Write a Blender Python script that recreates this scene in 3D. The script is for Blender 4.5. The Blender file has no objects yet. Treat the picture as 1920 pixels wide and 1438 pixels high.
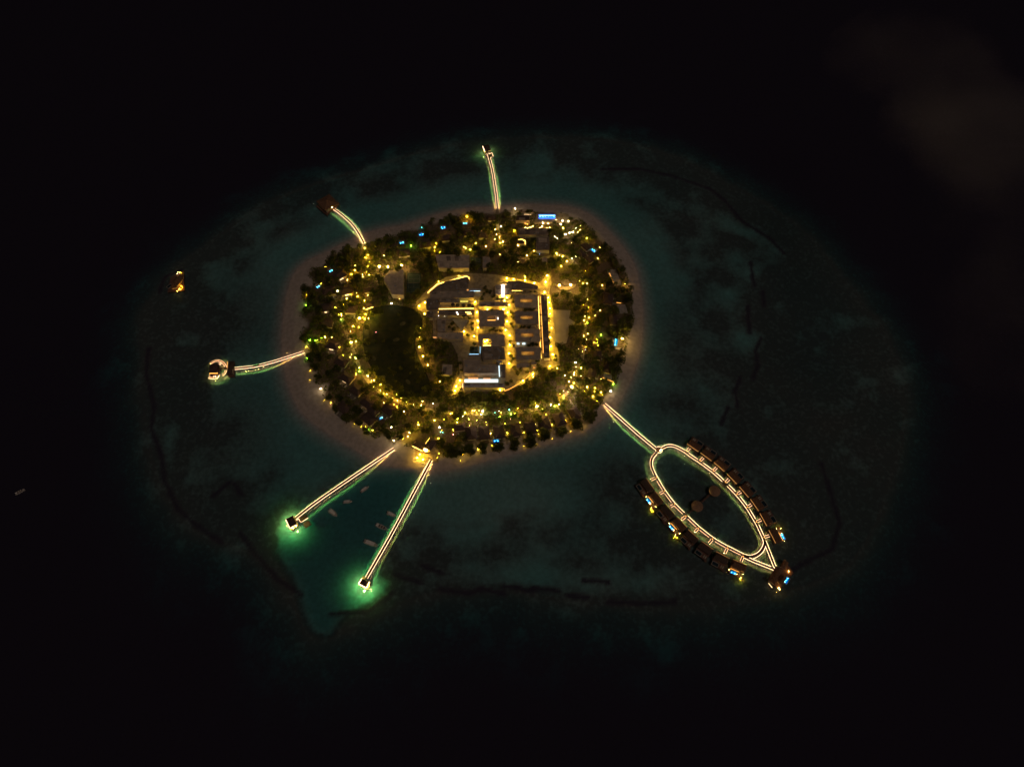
import bpy, math, random
import numpy as np
from mathutils import Vector, Matrix
random.seed(7); rng = np.random.default_rng(7)
R = math.radians
scene = bpy.context.scene
# ------------------------------------------------------------------ camera
H, PITCH, F = 485.0, 60.0, 1400.0          # metres up, degrees below horizon, focal length in photo pixels
cam_d = bpy.data.cameras.new("camera"); cam = bpy.data.objects.new("camera", cam_d)
scene.collection.objects.link(cam)
cam.location = (0, 0, H); cam.rotation_euler = (R(90 - PITCH), 0, 0)
cam_d.sensor_width = 36; cam_d.lens = 36 * F / 1920; cam_d.clip_start = 1; cam_d.clip_end = 20000
scene.camera = cam
# ------------------------------------------------------------------ world, moon, exposure
SKY, MOON = 0.0006, 0.285
world = bpy.data.worlds.new("World"); scene.world = world; world.use_nodes = True
wn = world.node_tree; bg = wn.nodes["Background"]; sky = wn.nodes.new("ShaderNodeTexSky")
sky.sky_type = 'NISHITA'; sky.sun_disc = False; sky.sun_elevation = R(62); sky.sun_rotation = R(215)
wn.links.new(sky.outputs[0], bg.inputs[0]); bg.inputs[1].default_value = SKY
sd = bpy.data.lights.new("moon", 'SUN'); so = bpy.data.objects.new("moon", sd); scene.collection.objects.link(so)
sd.energy = MOON; sd.angle = R(12); sd.color = (1.0, 0.79, 0.65)
so.rotation_euler = (R(28), 0, R(35)); so.location = (0, 0, 300)
scene.view_settings.view_transform = 'Standard'; scene.view_settings.look = 'None'
scene.view_settings.exposure = 0; scene.view_settings.gamma = 1
scene.render.engine = 'CYCLES'
cy = scene.cycles
cy.use_denoising = True; cy.max_bounces = 5; cy.transparent_max_bounces = 10
cy.diffuse_bounces = 2; cy.glossy_bounces = 2; cy.transmission_bounces = 3; cy.volume_bounces = 0
cy.caustics_reflective = False; cy.caustics_refractive = False; cy.sample_clamp_indirect = 2; cy.light_sampling_threshold = 0.0
# ------------------------------------------------------------------ picture <-> place
cp, sp = math.cos(R(PITCH)), math.sin(R(PITCH))
def at(px, py, z=0.0):
    dx, dy, dz = (px - 960) / F, cp - (py - 719) / F * sp, -sp - (py - 719) / F * cp
    t = (z - H) / dz
    return Vector((dx * t, dy * t, z))
def topx(p):
    v = Vector(p) - Vector((0, 0, H))
    d = v.y * cp - v.z * sp
    return 960 + F * v.x / d, 719 - F * (v.y * sp + v.z * cp) / d
G = 1.2                                       # level of the island
# ------------------------------------------------------------------ materials
def mat(name, col, rough=.8, noise=0.0, nscale=1.0, metal=0.0, col2=None, trans=0.0, bump=0.0):
    m = bpy.data.materials.new(name); m.use_nodes = True; t = m.node_tree; b = t.nodes["Principled BSDF"]
    b.inputs["Roughness"].default_value = rough; b.inputs["Metallic"].default_value = metal
    b.inputs["Specular IOR Level"].default_value = .3
    c1 = (*col, 1); c2 = (*(col2 or tuple(x * (1 - noise) for x in col)), 1)
    g = t.nodes.new("ShaderNodeNewGeometry"); n = t.nodes.new("ShaderNodeTexNoise")
    n.inputs["Scale"].default_value = nscale; n.inputs["Detail"].default_value = 4
    t.links.new(g.outputs["Position"], n.inputs["Vector"])
    r = t.nodes.new("ShaderNodeMapRange"); r.inputs[1].default_value = .35; r.inputs[2].default_value = .65
    t.links.new(n.outputs["Fac"], r.inputs[0])
    mx = t.nodes.new("ShaderNodeMix"); mx.data_type = 'RGBA'
    mx.inputs[6].default_value = c1; mx.inputs[7].default_value = c2
    t.links.new(r.outputs[0], mx.inputs[0]); t.links.new(mx.outputs[2], b.inputs["Base Color"])
    if bump:
        bp = t.nodes.new("ShaderNodeBump"); bp.inputs["Strength"].default_value = bump; bp.inputs["Distance"].default_value = .1
        t.links.new(n.outputs["Fac"], bp.inputs["Height"]); t.links.new(bp.outputs[0], b.inputs["Normal"])
    if trans:
        tr = t.nodes.new("ShaderNodeBsdfTranslucent"); t.links.new(mx.outputs[2], tr.inputs[0])
        ms = t.nodes.new("ShaderNodeMixShader"); ms.inputs[0].default_value = trans
        t.links.new(b.outputs[0], ms.inputs[1]); t.links.new(tr.outputs[0], ms.inputs[2])
        t.links.new(ms.outputs[0], t.nodes["Material Output"].inputs[0])
    return m
def glow(name, col, strength):
    m = bpy.data.materials.new(name); m.use_nodes = True; t = m.node_tree
    e = t.nodes.new("ShaderNodeEmission"); e.inputs[0].default_value = (*col, 1); e.inputs[1].default_value = strength
    t.links.new(e.outputs[0], t.nodes["Material Output"].inputs[0]); t.nodes.remove(t.nodes["Principled BSDF"])
    return m
M = {
 'leaf': mat('leaf_dark', (.045, .055, .009), .7, nscale=.15, col2=(.11, .13, .01), trans=.35),
 'leaf2': mat('leaf_olive', (.06, .065, .01), .7, nscale=.2, col2=(.15, .16, .012), trans=.35),
 'palm': mat('palm_frond', (.08, .09, .014), .6, nscale=.3, col2=(.15, .15, .02), trans=.35),
 'bark': mat('bark', (.16, .12, .08), .9, .4, 3),
 'under': mat('undergrowth', (.06, .068, .01), .9, nscale=.3, col2=(.16, .165, .018), trans=.2),
 'lawn': mat('lawn_grass', (.011, .017, .006), .9, nscale=.25, col2=(.028, .028, .01)),
 'pave': mat('stone_paving', (.42, .33, .2), .8, nscale=.35, col2=(.26, .2, .12)),
 'road': mat('road_stone', (.5, .42, .22), .8, nscale=.5, col2=(.36, .29, .15)),
 'pathm': mat('sand_path', (.38, .3, .2), .9, .4, .4),
 'court': mat('pale_sand_court', (.5, .42, .36), .9, .25, .1),
 'patch': mat('dim_sand', (.1, .09, .055), .9, .4, .3),
 'vterr': mat('villa_terrace', (.2, .16, .13), .8, .3, .6),
 'tennis': mat('green_court', (.05, .075, .05), .8, .3, .2),
 'white': mat('white_line_paint', (.28, .3, .27), .6, .1),
 'roof': mat('roof_membrane', (.66, .5, .35), .8, nscale=.3, col2=(.46, .35, .245)),
 'roofd': mat('roof_dark_membrane', (.32, .235, .165), .8, nscale=.3, col2=(.19, .145, .105)),
 'roofm': mat('roof_mid_membrane', (.5, .38, .275), .8, nscale=.3, col2=(.34, .265, .2)),
 'roofw': mat('pale_metal_roof', (.62, .56, .52), .6, .2, .3),
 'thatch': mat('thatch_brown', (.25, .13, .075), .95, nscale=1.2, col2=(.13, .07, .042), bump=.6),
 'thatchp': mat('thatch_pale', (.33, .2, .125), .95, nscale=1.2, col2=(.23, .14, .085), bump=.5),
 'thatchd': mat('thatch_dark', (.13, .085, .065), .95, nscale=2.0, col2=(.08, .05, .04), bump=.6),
 'wall': mat('plaster_wall', (.55, .47, .36), .8, .2, .5),
 'unit': mat('grey_unit_metal', (.4, .39, .38), .5, .3, 2),
 'deck': mat('timber_deck', (.2, .1, .07), .8, nscale=2.0, col2=(.12, .06, .045)),
 'terr': mat('pale_terrace', (.42, .36, .31), .8, .3, .6),
 'post': mat('pile_wood', (.16, .11, .08), .9, .3, 2),
 'hull': mat('boat_white', (.88, .8, .75), .4, .15, .8),
 'hull2': mat('boat_deck', (.52, .42, .35), .6, .3, 1),
 'glassd': mat('dark_glass', (.03, .04, .05), .15),
 'canvas': mat('sail_canvas', (.5, .44, .33), .9, .2, .3),
 'para': mat('parasol_cloth', (.1, .08, .06), .9, .3, 1),
 'metal': mat('lamp_metal', (.2, .19, .18), .5, .2, 2),
 'tile': mat('pool_tile', (.01, .3, .8), .4, .2, 1.5),
 'seat': mat('bench_wood', (.45, .33, .18), .7, .3, 1),
}
WARM, YEL, ORG, WHT = (1, .56, .1), (1, .55, .012), (1, .4, .02), (1, .78, .42)
E = {
 'strip': glow('led_strip_warm', (1, .58, .33), 6.5), 'ring': glow('led_ring_amber', (1, .5, .24), 6), 'strip2': glow('led_strip_soft', (1, .56, .3), 4.5),
 'bar': glow('led_yellow', (1, .58, .1), 9), 'orange': glow('led_orange', (1, .42, .07), 3.2), 'eave': glow('eave_orange', (1, .4, .1), 1.3),
 'w_lamp': glow('lamp_white', WHT, 130), 'y_lamp': glow('lamp_yellow', YEL, 420), 'warm_lamp': glow('lamp_warm', WARM, 300),
 'o_lamp': glow('lamp_orange', ORG, 200), 'g_lamp': glow('lamp_green', (.35, 1, .03), 80), 'c_lamp': glow('lamp_cyan', (.15, .9, .8), 20),
 'p_lamp': glow('lamp_pink', (1, .3, .4), 20), 'b_lamp': glow('lamp_blue', (.15, .25, 1), 25),
 'tree_lamp': glow('tree_lamp', (1, .72, .03), 1100), 'dim_lamp': glow('lamp_dim', (1, .62, .03), 90), 'plaza': glow('plaza_lamp', (1, .6, .045), 700), 'flood': glow('flood_lamp_warm', (1, .66, .16), 1000), 'floodw': glow('flood_lamp_white', (1, .8, .6), 800),
 'win': glow('window_warm', (1, .62, .3), 2.2), 'winw': glow('window_white', (.75, .95, 1), 1.6), 'winy': glow('window_yellow', (.95, .75, .12), .9),
 'wina': glow('window_amber', (1, .42, .12), .9), 'slot': glow('skylight_white', (1, .88, .78), 7),
 'poolw': glow('underwater_lamp', (.12, .65, 1), 150), 'blue': glow('blue_strip', (.02, .15, 1), 5), 'bluew': glow('blue_white_strip', (.4, .75, 1), 4),
 'down': glow('down_light', (1, .62, .13), 700),
 'pier': glow('underwater_pier_lamp', (.7, 1, .22), 2900),
}
E['down'].cycles.emission_sampling = 'FRONT'; E['pier'].cycles.emission_sampling = 'FRONT'
# ------------------------------------------------------------------ mesh builder
class MB:
    def __init__(s): s.v = []; s.f = []
    def add(s, vs, fs):
        n = len(s.v); s.v += [tuple(p) for p in vs]; s.f += [tuple(i + n for i in f) for f in fs]; return s
    def prism(s, poly, z0, z1):
        n = len(poly); a = sum(poly[i][0] * poly[(i + 1) % n][1] - poly[(i + 1) % n][0] * poly[i][1] for i in range(n))
        if a < 0: poly = poly[::-1]
        vs = [(p[0], p[1], z0) for p in poly] + [(p[0], p[1], z1) for p in poly]
        return s.add(vs, [tuple(range(n - 1, -1, -1)), tuple(range(n, 2 * n))] + [(i, (i + 1) % n, n + (i + 1) % n, n + i) for i in range(n)])
    def box(s, c, d, rot=0.0):
        ca, sa = math.cos(rot), math.sin(rot)
        q = [(c[0] + x * ca - y * sa, c[1] + x * sa + y * ca) for x, y in ((-d[0]/2, -d[1]/2), (d[0]/2, -d[1]/2), (d[0]/2, d[1]/2), (-d[0]/2, d[1]/2))]
        return s.prism(q, c[2] - d[2] / 2, c[2] + d[2] / 2)
    def bar(s, a, b, w, h):                  # horizontal-ish bar between two points
        a, b = Vector(a), Vector(b); d = (b - a); L = d.length
        if L < 1e-4: return s
        d /= L; n = Vector((-d.y, d.x, 0)); n = n.normalized() * w / 2 if n.length > 1e-5 else Vector((w / 2, 0, 0)); u = Vector((0, 0, h / 2))
        vs = [a - n - u, a + n - u, a + n + u, a - n + u, b - n - u, b + n - u, b + n + u, b - n + u]
        return s.add(vs, [(0, 1, 2, 3)[::-1], (4, 5, 6, 7), (0, 4, 7, 3)[::-1], (1, 2, 6, 5)[::-1], (3, 7, 6, 2)[::-1], (0, 1, 5, 4)[::-1]])
    def lathe(s, prof, n=8, c=(0, 0)):
        vs = []; 
        for r, z in prof:
            for i in range(n): vs.append((c[0] + r * math.cos(2*math.pi*i/n), c[1] + r * math.sin(2*math.pi*i/n), z))
        fs = [(k*n+i, k*n+(i+1) % n, (k+1)*n+(i+1) % n, (k+1)*n+i) for k in range(len(prof)-1) for i in range(n)]
        fs += [tuple(range(n))[::-1], tuple(range((len(prof)-1)*n, len(prof)*n))]
        return s.add(vs, fs)
    def ico(s, c, r):
        t = (1 + 5 ** .5) / 2; k = r / math.sqrt(1 + t * t)
        vs = [(-1, t, 0), (1, t, 0), (-1, -t, 0), (1, -t, 0), (0, -1, t), (0, 1, t), (0, -1, -t), (0, 1, -t), (t, 0, -1), (t, 0, 1), (-t, 0, -1), (-t, 0, 1)]
        return s.add([(c[0]+x*k, c[1]+y*k, c[2]+z*k) for x, y, z in vs], [(0, 11, 5), (0, 5, 1), (0, 1, 7), (0, 7, 10), (0, 10, 11), (1, 5, 9), (5, 11, 4), (11, 10, 2), (10, 7, 6), (7, 1, 8), (3, 9, 4), (3, 4, 2), (3, 2, 6), (3, 6, 8), (3, 8, 9), (4, 9, 5), (2, 4, 11), (6, 2, 10), (8, 6, 7), (9, 8, 1)])
    def hip(s, L, W, z, h, ridge=.5, over=.0):   # hipped roof with a thick eave
        l, w = L / 2 + over, W / 2 + over; r = max(.05, l - w * (1 - ridge) * 1.6)
        vs = [(-l, -w, z), (l, -w, z), (l, w, z), (-l, w, z), (-l, -w, z+.3), (l, -w, z+.3), (l, w, z+.3), (-l, w, z+.3), (-r, 0, z+h), (r, 0, z+h)]
        return s.add(vs, [(3, 2, 1, 0), (0, 1, 5, 4), (1, 2, 6, 5), (2, 3, 7, 6), (3, 0, 4, 7), (4, 5, 9, 8), (5, 6, 9), (6, 7, 8, 9), (7, 4, 8)])
    def build(s, name, m, parent=None, origin=(0, 0, 0), smooth=False):
        me = bpy.data.meshes.new(name); o3 = origin
        me.from_pydata([(x - o3[0], y - o3[1], z - o3[2]) for x, y, z in s.v], [], s.f); me.update()
        if m: me.materials.append(m)
        o = bpy.data.objects.new(name, me); scene.collection.objects.link(o)
        if parent: o.parent = parent
        else: o.location = origin
        if smooth: me.shade_smooth()
        return o
def tag(o, label=None, cat=None, group=None, kind=None):
    if label: o["label"] = label
    if cat: o["category"] = cat
    if group: o["group"] = group
    if kind: o["kind"] = kind
    return o
def empty(name, loc, rot=0.0, label=None, cat=None, group=None, sc=1.0):
    o = bpy.data.objects.new(name, None); scene.collection.objects.link(o); o.location = loc; o.rotation_euler.z = rot
    o.scale = (sc,) * 3; o.empty_display_size = .3
    return tag(o, label, cat, group)
def copy_tree(o, parent=None):
    c = o.copy(); scene.collection.objects.link(c); c.parent = parent
    for ch in KIDS.get(o.name, []): 
        d = copy_tree(ch, c)
    return c
KIDS = {}
def reg(root):                                # remember the children of a prototype once
    al = [o for o in scene.objects if o.parent]
    def go(o):
        k = [x for x in al if x.parent == o]; KIDS[o.name] = k
        for x in k: go(x)
    go(root); return root
def drop(root):
    for k in KIDS[root.name]:
        drop(k) if k.name in KIDS else bpy.data.objects.remove(k)
    bpy.data.objects.remove(root)
# ------------------------------------------------------------------ polygons of the place (photo pixels)
WATERLINE = [(930,388),(975,383),(1020,384),(1070,388),(1112,406),(1146,438),(1172,468),(1193,505),(1203,560),(1206,610),(1200,660),(1186,705),(1170,740),(1150,768),(1122,792),(1090,813),(1050,826),(1000,841),(950,854),(900,868),(850,880),(800,886),(750,880),(700,862),(650,834),(600,802),(565,772),(545,735),(532,690),(528,640),(532,590),(538,550),(552,512),(575,490),(610,473),(650,453),(690,436),(720,428),(760,421),(820,402),(880,390)]
VEG = [(930,398),(950,393),(975,394),(1000,398),(1020,399),(1060,400),(1080,408),(1095,416),(1114,432),(1130,448),(1145,461),(1158,478),(1168,495),(1178,520),(1184,540),(1188,560),(1186,580),(1190,600),(1181,625),(1176,650),(1172,672),(1163,690),(1160,710),(1150,728),(1142,742),(1128,756),(1118,775),(1109,790),(1097,790),(1083,807),(1070,795),(1055,819),(1040,806),(1025,830),(1010,814),(996,841),(983,818),(967,845),(952,822),(936,850),(923,826),(908,853),(895,832),(883,857),(870,838),(858,860),(845,855),(828,858),(800,840),(775,842),(750,834),(735,836),(716,820),(700,822),(690,808),(672,798),(651,791),(658,772),(640,777),(628,770),(628,757),(609,752),(603,737),(612,722),(598,722),(584,714),(592,700),(578,690),(574,670),(579,652),(566,640),(562,625),(571,608),(561,592),(564,579),(578,574),(564,560),(566,540),(588,531),(577,516),(586,503),(606,500),(612,484),(630,474),(650,466),(672,464),(690,455),(706,452),(720,443),(740,440),(760,431),(780,428),(800,418),(826,414),(845,404),(866,404),(886,396),(905,398)]
REEF = [(270,650),(275,590),(300,540),(350,490),(420,440),(500,385),(600,345),(700,315),(800,285),(900,268),(1000,260),(1100,263),(1200,278),(1300,312),(1400,365),(1500,430),(1560,500),(1640,600),(1685,700),(1690,800),(1665,900),(1630,1000),(1570,1070),(1450,1112),(1300,1135),(1100,1128),(950,1105),(800,1112),(700,1148),(600,1190),(560,1140),(480,1040),(380,1000),(320,940),(288,860),(272,750)]
BASIN = [(745,872),(795,872),(760,960),(715,1060),(730,1100),(700,1135),(652,1160),(622,1196),(584,1190),(562,1150),(548,1095),(515,1040),(528,985),(590,950),(660,905)]
RIDGES = [((1130,318),(1200,318),(1260,330),(1330,355),(1362,380),(1390,415),(1440,445),(1470,475)),((1407,492),(1414,538)),((1430,548),(1432,574)),((1402,575),(1405,625)),((1427,634),(1416,660),(1421,685),(1412,710)),((1388,708),(1378,735),(1382,762)),((1364,765),(1352,795)),
 ((740,1078),(790,1094)),((790,1060),(830,1074)),((822,1106),(880,1112),(905,1104),(945,1114)),((945,1098),(1000,1108)),((1000,1102),(1050,1108)),((1060,1116),(1105,1121)),((1095,1088),(1140,1092)),((1140,1128),(1200,1132),(1265,1128)),((1540,870),(1556,920),(1574,980),(1560,1030),(1500,1060),(1445,1100)),
 ((280,655),(274,700),(290,760),(284,805),(302,850),(310,905),(335,955),(375,990),(415,1016)),((440,908),(455,930)),((452,1000),(490,1050),(520,1085),(565,1115)),((620,1150),(690,1146),(735,1112)),((300,548),(310,520),(340,508)),((430,905),(400,930))]
def W(poly, z=0.0): return np.array([at(x, y, z)[:2] for x, y in poly])
def dist_poly(P, poly, closed=True):
    A = poly; B = np.roll(poly, -1, 0)
    if not closed: A, B = poly[:-1], poly[1:]
    best = np.full(len(P), 1e9)
    for a, b in zip(A, B):
        ab = b - a; t = np.clip(((P - a) @ ab) / (ab @ ab), 0, 1)
        best = np.minimum(best, np.hypot(*(P - a - t[:, None] * ab).T))
    return best
def inside(P, poly):
    r = np.zeros(len(P), bool); x, y = P[:, 0], P[:, 1]
    for a, b in zip(poly, np.roll(poly, -1, 0)):
        c = (a[1] > y) != (b[1] > y)
        with np.errstate(divide='ignore', invalid='ignore'): xi = (b[0] - a[0]) * (y - a[1]) / (b[1] - a[1]) + a[0]
        r ^= c & (x < xi)
    return r
def smooth_closed(pts, k=4):
    P = np.array(pts, float); n = len(P); out = []
    for i in range(n):
        p0, p1, p2, p3 = P[i-1], P[i], P[(i+1) % n], P[(i+2) % n]
        for j in range(k):
            t = j / k; out.append(.5 * (2*p1 + (p2-p0)*t + (2*p0-5*p1+4*p2-p3)*t*t + (-p0+3*p1-3*p2+p3)*t**3))
    return [tuple(q) for q in out]
def smooth_open(pts, k=6):
    P = [Vector(p) for p in pts]; 
    if len(P) < 3: return P
    P = [P[0] * 2 - P[1]] + P + [P[-1] * 2 - P[-2]]; out = []
    for i in range(1, len(P) - 2):
        p0, p1, p2, p3 = P[i-1:i+3]
        for j in range(k):
            t = j / k; out.append(.5 * (2*p1 + (p2-p0)*t + (2*p0-5*p1+4*p2-p3)*t*t + (-p0+3*p1-3*p2+p3)*t**3))
    return out + [P[-2]]
def fnoise(x, y, s, seed):
    g = np.random.default_rng(seed).random((256, 256)); v = 0; a = .5
    for o in range(4):
        X, Y = x / s * 2**o + 37.3 * o + 100, y / s * 2**o + 11.7 * o + 100
        xi, yi = np.floor(X).astype(int), np.floor(Y).astype(int); fx, fy = X - xi, Y - yi
        fx, fy = fx*fx*(3-2*fx), fy*fy*(3-2*fy); q = lambda i, j: g[i % 256, j % 256]
        v = v + a * ((q(xi, yi)*(1-fx) + q(xi+1, yi)*fx)*(1-fy) + (q(xi, yi+1)*(1-fx) + q(xi+1, yi+1)*fx)*fy); a *= .5
    return v / .9375
# ------------------------------------------------------------------ seabed, beach and island ground: one sheet
wl, veg, reef, basin = (W(smooth_closed(p), z) for p, z in ((WATERLINE, 0), (VEG, G), (REEF, -1), (BASIN, -2)))
def axis(lo, hi, step, far):
    a = list(np.arange(lo, hi, step)); s = step
    left, right = [], []; x = lo
    while x > -far: s *= 1.35; x -= s; left.append(x)
    s = step; x = hi
    while x < far: s *= 1.35; x += s; right.append(x)
    return np.array(left[::-1] + a + right)
gx, gy = axis(-345, 370, 1.7, 6000), axis(40, 570, 1.7, 6000)
X, Y = np.meshgrid(gx, gy); P = np.c_[X.ravel(), Y.ravel()]; x, y = P.T
dw, iw = dist_poly(P, wl), inside(P, wl); dr, ir = dist_poly(P, reef), inside(P, reef); db, ib = dist_poly(P, basin), inside(P, basin)
n1, n2, n3 = fnoise(x, y, 60, 1), fnoise(x, y, 14, 2), fnoise(x, y, 5, 3)
land = np.minimum(G, .02 + dw * .13)
lag = -np.minimum(1.3 + (n1 - .5) * 1.0, .02 + dw * .11) - .15 * n3
lag = np.where(ib, lag - 1.5 * np.clip(db / 9, 0, 1), lag)
ridge_mask = None
out = -1.1 - 13 * (1 - np.exp(-((dr + (n2 - .5) * 16) .clip(0) / 52) ** 1.7)) - 26 * (1 - np.exp(-(dr / 150) ** 2)) - np.clip(dr / 8, 0, 1) * (n1 * .8)
z = np.where(iw, land, np.where(ir, lag, out)); z = np.where(ib & ~ir, np.minimum(z, -1.1 - 6 * np.clip(db / 12, 0, 1)), z)
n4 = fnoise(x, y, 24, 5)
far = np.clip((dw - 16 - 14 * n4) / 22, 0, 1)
cor_fall = (.68 + .5 * np.clip((dw - 38) / 60, 0, 1) + (n4 - .5) * 1.3 + (n2 - .5) * 1.1) * far  # coral cover; its rise with distance also paints in the island light's falloff
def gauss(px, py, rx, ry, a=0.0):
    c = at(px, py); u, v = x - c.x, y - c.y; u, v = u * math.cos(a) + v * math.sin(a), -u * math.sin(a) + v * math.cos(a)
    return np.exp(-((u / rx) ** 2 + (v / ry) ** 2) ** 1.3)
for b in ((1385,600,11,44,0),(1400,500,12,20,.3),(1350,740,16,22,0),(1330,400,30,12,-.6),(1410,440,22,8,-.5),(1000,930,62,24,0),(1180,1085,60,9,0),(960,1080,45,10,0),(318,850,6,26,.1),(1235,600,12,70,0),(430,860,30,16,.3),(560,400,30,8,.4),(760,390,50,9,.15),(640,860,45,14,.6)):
    cor_fall = cor_fall - .62 * gauss(*b)
for b in ((400,850,40,60,0),(420,600,40,50,0),(1170,900,34,22,0),(1330,950,40,28,0),(430,925,20,14,0),(1290,650,22,48,0),(500,1050,28,24,0),(1270,760,24,18,0),(640,905,30,8,.6)):  # coral patches; the widest western ones stand in for fading light
    cor_fall = np.maximum(cor_fall, .85 * gauss(*b) * (.6 + .7 * n2))
cor_fall = np.where(ir, cor_fall, np.maximum(cor_fall, .72 + (n2 - .5) * .9))
cor_fall = np.where(ib, cor_fall * np.clip(1 - db / 6, .15, 1), cor_fall); cor_fall = np.where(iw, 0, cor_fall); z = np.where(iw | ib, z, z + .45 * np.clip(cor_fall, 0, 1))
ridge = np.zeros(len(P))
for rd in RIDGES:
    q = dist_poly(P, W(rd, -1), False); k = np.clip(1.5 - q / (.5 + 2.3 * n3), 0, 1); ridge = np.maximum(ridge, k); z = np.where(iw, z, z + k * .5)
cor_fall = np.clip(cor_fall, 0, 1)
soil = np.clip((dist_poly(P, veg) + (n3 - .5) * 4) / 3, 0, 1) * inside(P, veg)
nx, ny = len(gx), len(gy); idx = np.arange(nx * ny).reshape(ny, nx)
fc = np.stack([idx[:-1, :-1], idx[:-1, 1:], idx[1:, 1:], idx[1:, :-1]], -1).reshape(-1, 4)
me = bpy.data.meshes.new("ground"); me.vertices.add(len(P)); me.vertices.foreach_set("co", np.c_[P, z].ravel())
me.loops.add(fc.size); me.loops.foreach_set("vertex_index", fc.ravel()); me.polygons.add(len(fc)); me.polygons.foreach_set("loop_start", np.arange(0, fc.size, 4))
me.update(calc_edges=True); me.validate()
for nm, a in (("coral_and_falloff", cor_fall), ("soil", soil), ("ridge", ridge)):  # first mask holds real coral plus painted light falloff
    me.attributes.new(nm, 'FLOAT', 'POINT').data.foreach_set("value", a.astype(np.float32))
me.shade_smooth()
gr = bpy.data.objects.new("ground", me); scene.collection.objects.link(gr)
tag(gr, "sandy island ground, beach and reef seabed around it", "ground", kind="structure")
gm = mat('sand_and_reef', (.53, .44, .38), .9, nscale=.35, col2=(.42, .345, .29)); t = gm.node_tree; b = t.nodes["Principled BSDF"]
prev = b.inputs["Base Color"].links[0].from_socket
for nm, c in (("coral_and_falloff", (.085, .068, .042)), ("soil", (.13, .09, .05)), ("ridge", (.012, .01, .008))):
    an = t.nodes.new("ShaderNodeAttribute"); an.attribute_name = nm
    ns = t.nodes.new("ShaderNodeTexNoise"); ns.inputs["Scale"].default_value = .35 if nm == "coral_and_falloff" else 1.2; ns.inputs["Detail"].default_value = 6
    gg = t.nodes.new("ShaderNodeNewGeometry"); t.links.new(gg.outputs["Position"], ns.inputs["Vector"])
    mm = t.nodes.new("ShaderNodeMath"); mm.operation = 'MULTIPLY_ADD'; mm.inputs[1].default_value = 1.0
    sb = t.nodes.new("ShaderNodeMath"); sb.operation = 'MULTIPLY_ADD'; sb.inputs[1].default_value = 1.0; sb.inputs[2].default_value = -.5
    t.links.new(ns.outputs["Fac"], sb.inputs[0]); t.links.new(an.outputs["Fac"], mm.inputs[0]); 
    m2 = t.nodes.new("ShaderNodeMath"); m2.operation = 'MULTIPLY'; t.links.new(sb.outputs[0], m2.inputs[0]); t.links.new(an.outputs["Fac"], m2.inputs[1])
    t.links.new(m2.outputs[0], mm.inputs[2]); mm.use_clamp = True
    mx = t.nodes.new("ShaderNodeMix"); mx.data_type = 'RGBA'; mx.inputs[7].default_value = (*c, 1)
    t.links.new(prev, mx.inputs[6]); t.links.new(mm.outputs[0], mx.inputs[0]); prev = mx.outputs[2]
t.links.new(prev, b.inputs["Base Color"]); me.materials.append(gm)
def schlick(t):
    g = t.nodes.new("ShaderNodeNewGeometry"); d = t.nodes.new("ShaderNodeVectorMath"); d.operation = 'DOT_PRODUCT'; t.links.new(g.outputs["Incoming"], d.inputs[0]); t.links.new(g.outputs["Normal"], d.inputs[1])
    ops = [('ABSOLUTE', None), ('SUBTRACT', 1.0), ('POWER', 5.0), ('MULTIPLY_ADD', .98)]; prev = d.outputs["Value"]
    for op, v in ops:
        m = t.nodes.new("ShaderNodeMath"); m.operation = op
        if op == 'SUBTRACT': m.inputs[0].default_value = v; t.links.new(prev, m.inputs[1])
        else:
            t.links.new(prev, m.inputs[0])
            if v is not None: m.inputs[1].default_value = v
            if op == 'MULTIPLY_ADD': m.inputs[2].default_value = .02
        prev = m.outputs[0]
    return prev
# water: a surface that reflects a little, with absorbing water below it
wm = bpy.data.materials.new("lagoon_water"); wm.use_nodes = True; t = wm.node_tree; t.nodes.remove(t.nodes["Principled BSDF"])
tr = t.nodes.new("ShaderNodeBsdfTransparent"); gl = t.nodes.new("ShaderNodeBsdfGlossy"); gl.inputs["Roughness"].default_value = .12
fr = schlick(t); ms = t.nodes.new("ShaderNodeMixShader")
nz = t.nodes.new("ShaderNodeTexNoise"); nz.inputs["Scale"].default_value = .8; nz.inputs["Detail"].default_value = 4
gg = t.nodes.new("ShaderNodeNewGeometry"); t.links.new(gg.outputs["Position"], nz.inputs["Vector"])
bp = t.nodes.new("ShaderNodeBump"); bp.inputs["Strength"].default_value = .25; bp.inputs["Distance"].default_value = .2
t.links.new(nz.outputs["Fac"], bp.inputs["Height"]); t.links.new(bp.outputs[0], gl.inputs["Normal"])
df = t.nodes.new("ShaderNodeBsdfDiffuse"); df.inputs[0].default_value = (.6, .5, .85, 1); mt = t.nodes.new("ShaderNodeMixShader"); mt.inputs[0].default_value = .055
t.links.new(tr.outputs[0], mt.inputs[1]); t.links.new(df.outputs[0], mt.inputs[2])
t.links.new(fr, ms.inputs[0]); t.links.new(mt.outputs[0], ms.inputs[1]); t.links.new(gl.outputs[0], ms.inputs[2])
t.links.new(ms.outputs[0], t.nodes["Material Output"].inputs["Surface"])
va = t.nodes.new("ShaderNodeVolumeAbsorption"); va.inputs["Color"].default_value = (.16, .8, .82, 1); va.inputs["Density"].default_value = .62
t.links.new(va.outputs[0], t.nodes["Material Output"].inputs["Volume"])
mb = MB(); S = 6000; mb.add([(-S, -S, 0), (S, -S, 0), (S, S, 0), (-S, S, 0)], [(0, 1, 2, 3)])
tag(mb.build("water", wm), "dark still sea and lagoon water around the island", "water", kind="structure")
def sheet(name, poly, m, z, label, cat):
    pts = [at(px, py, z) for px, py in poly]; o = MB().prism([(p.x, p.y) for p in pts], z - .25, z).build(name, m)
    return tag(o, label, cat, kind="structure")
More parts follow.
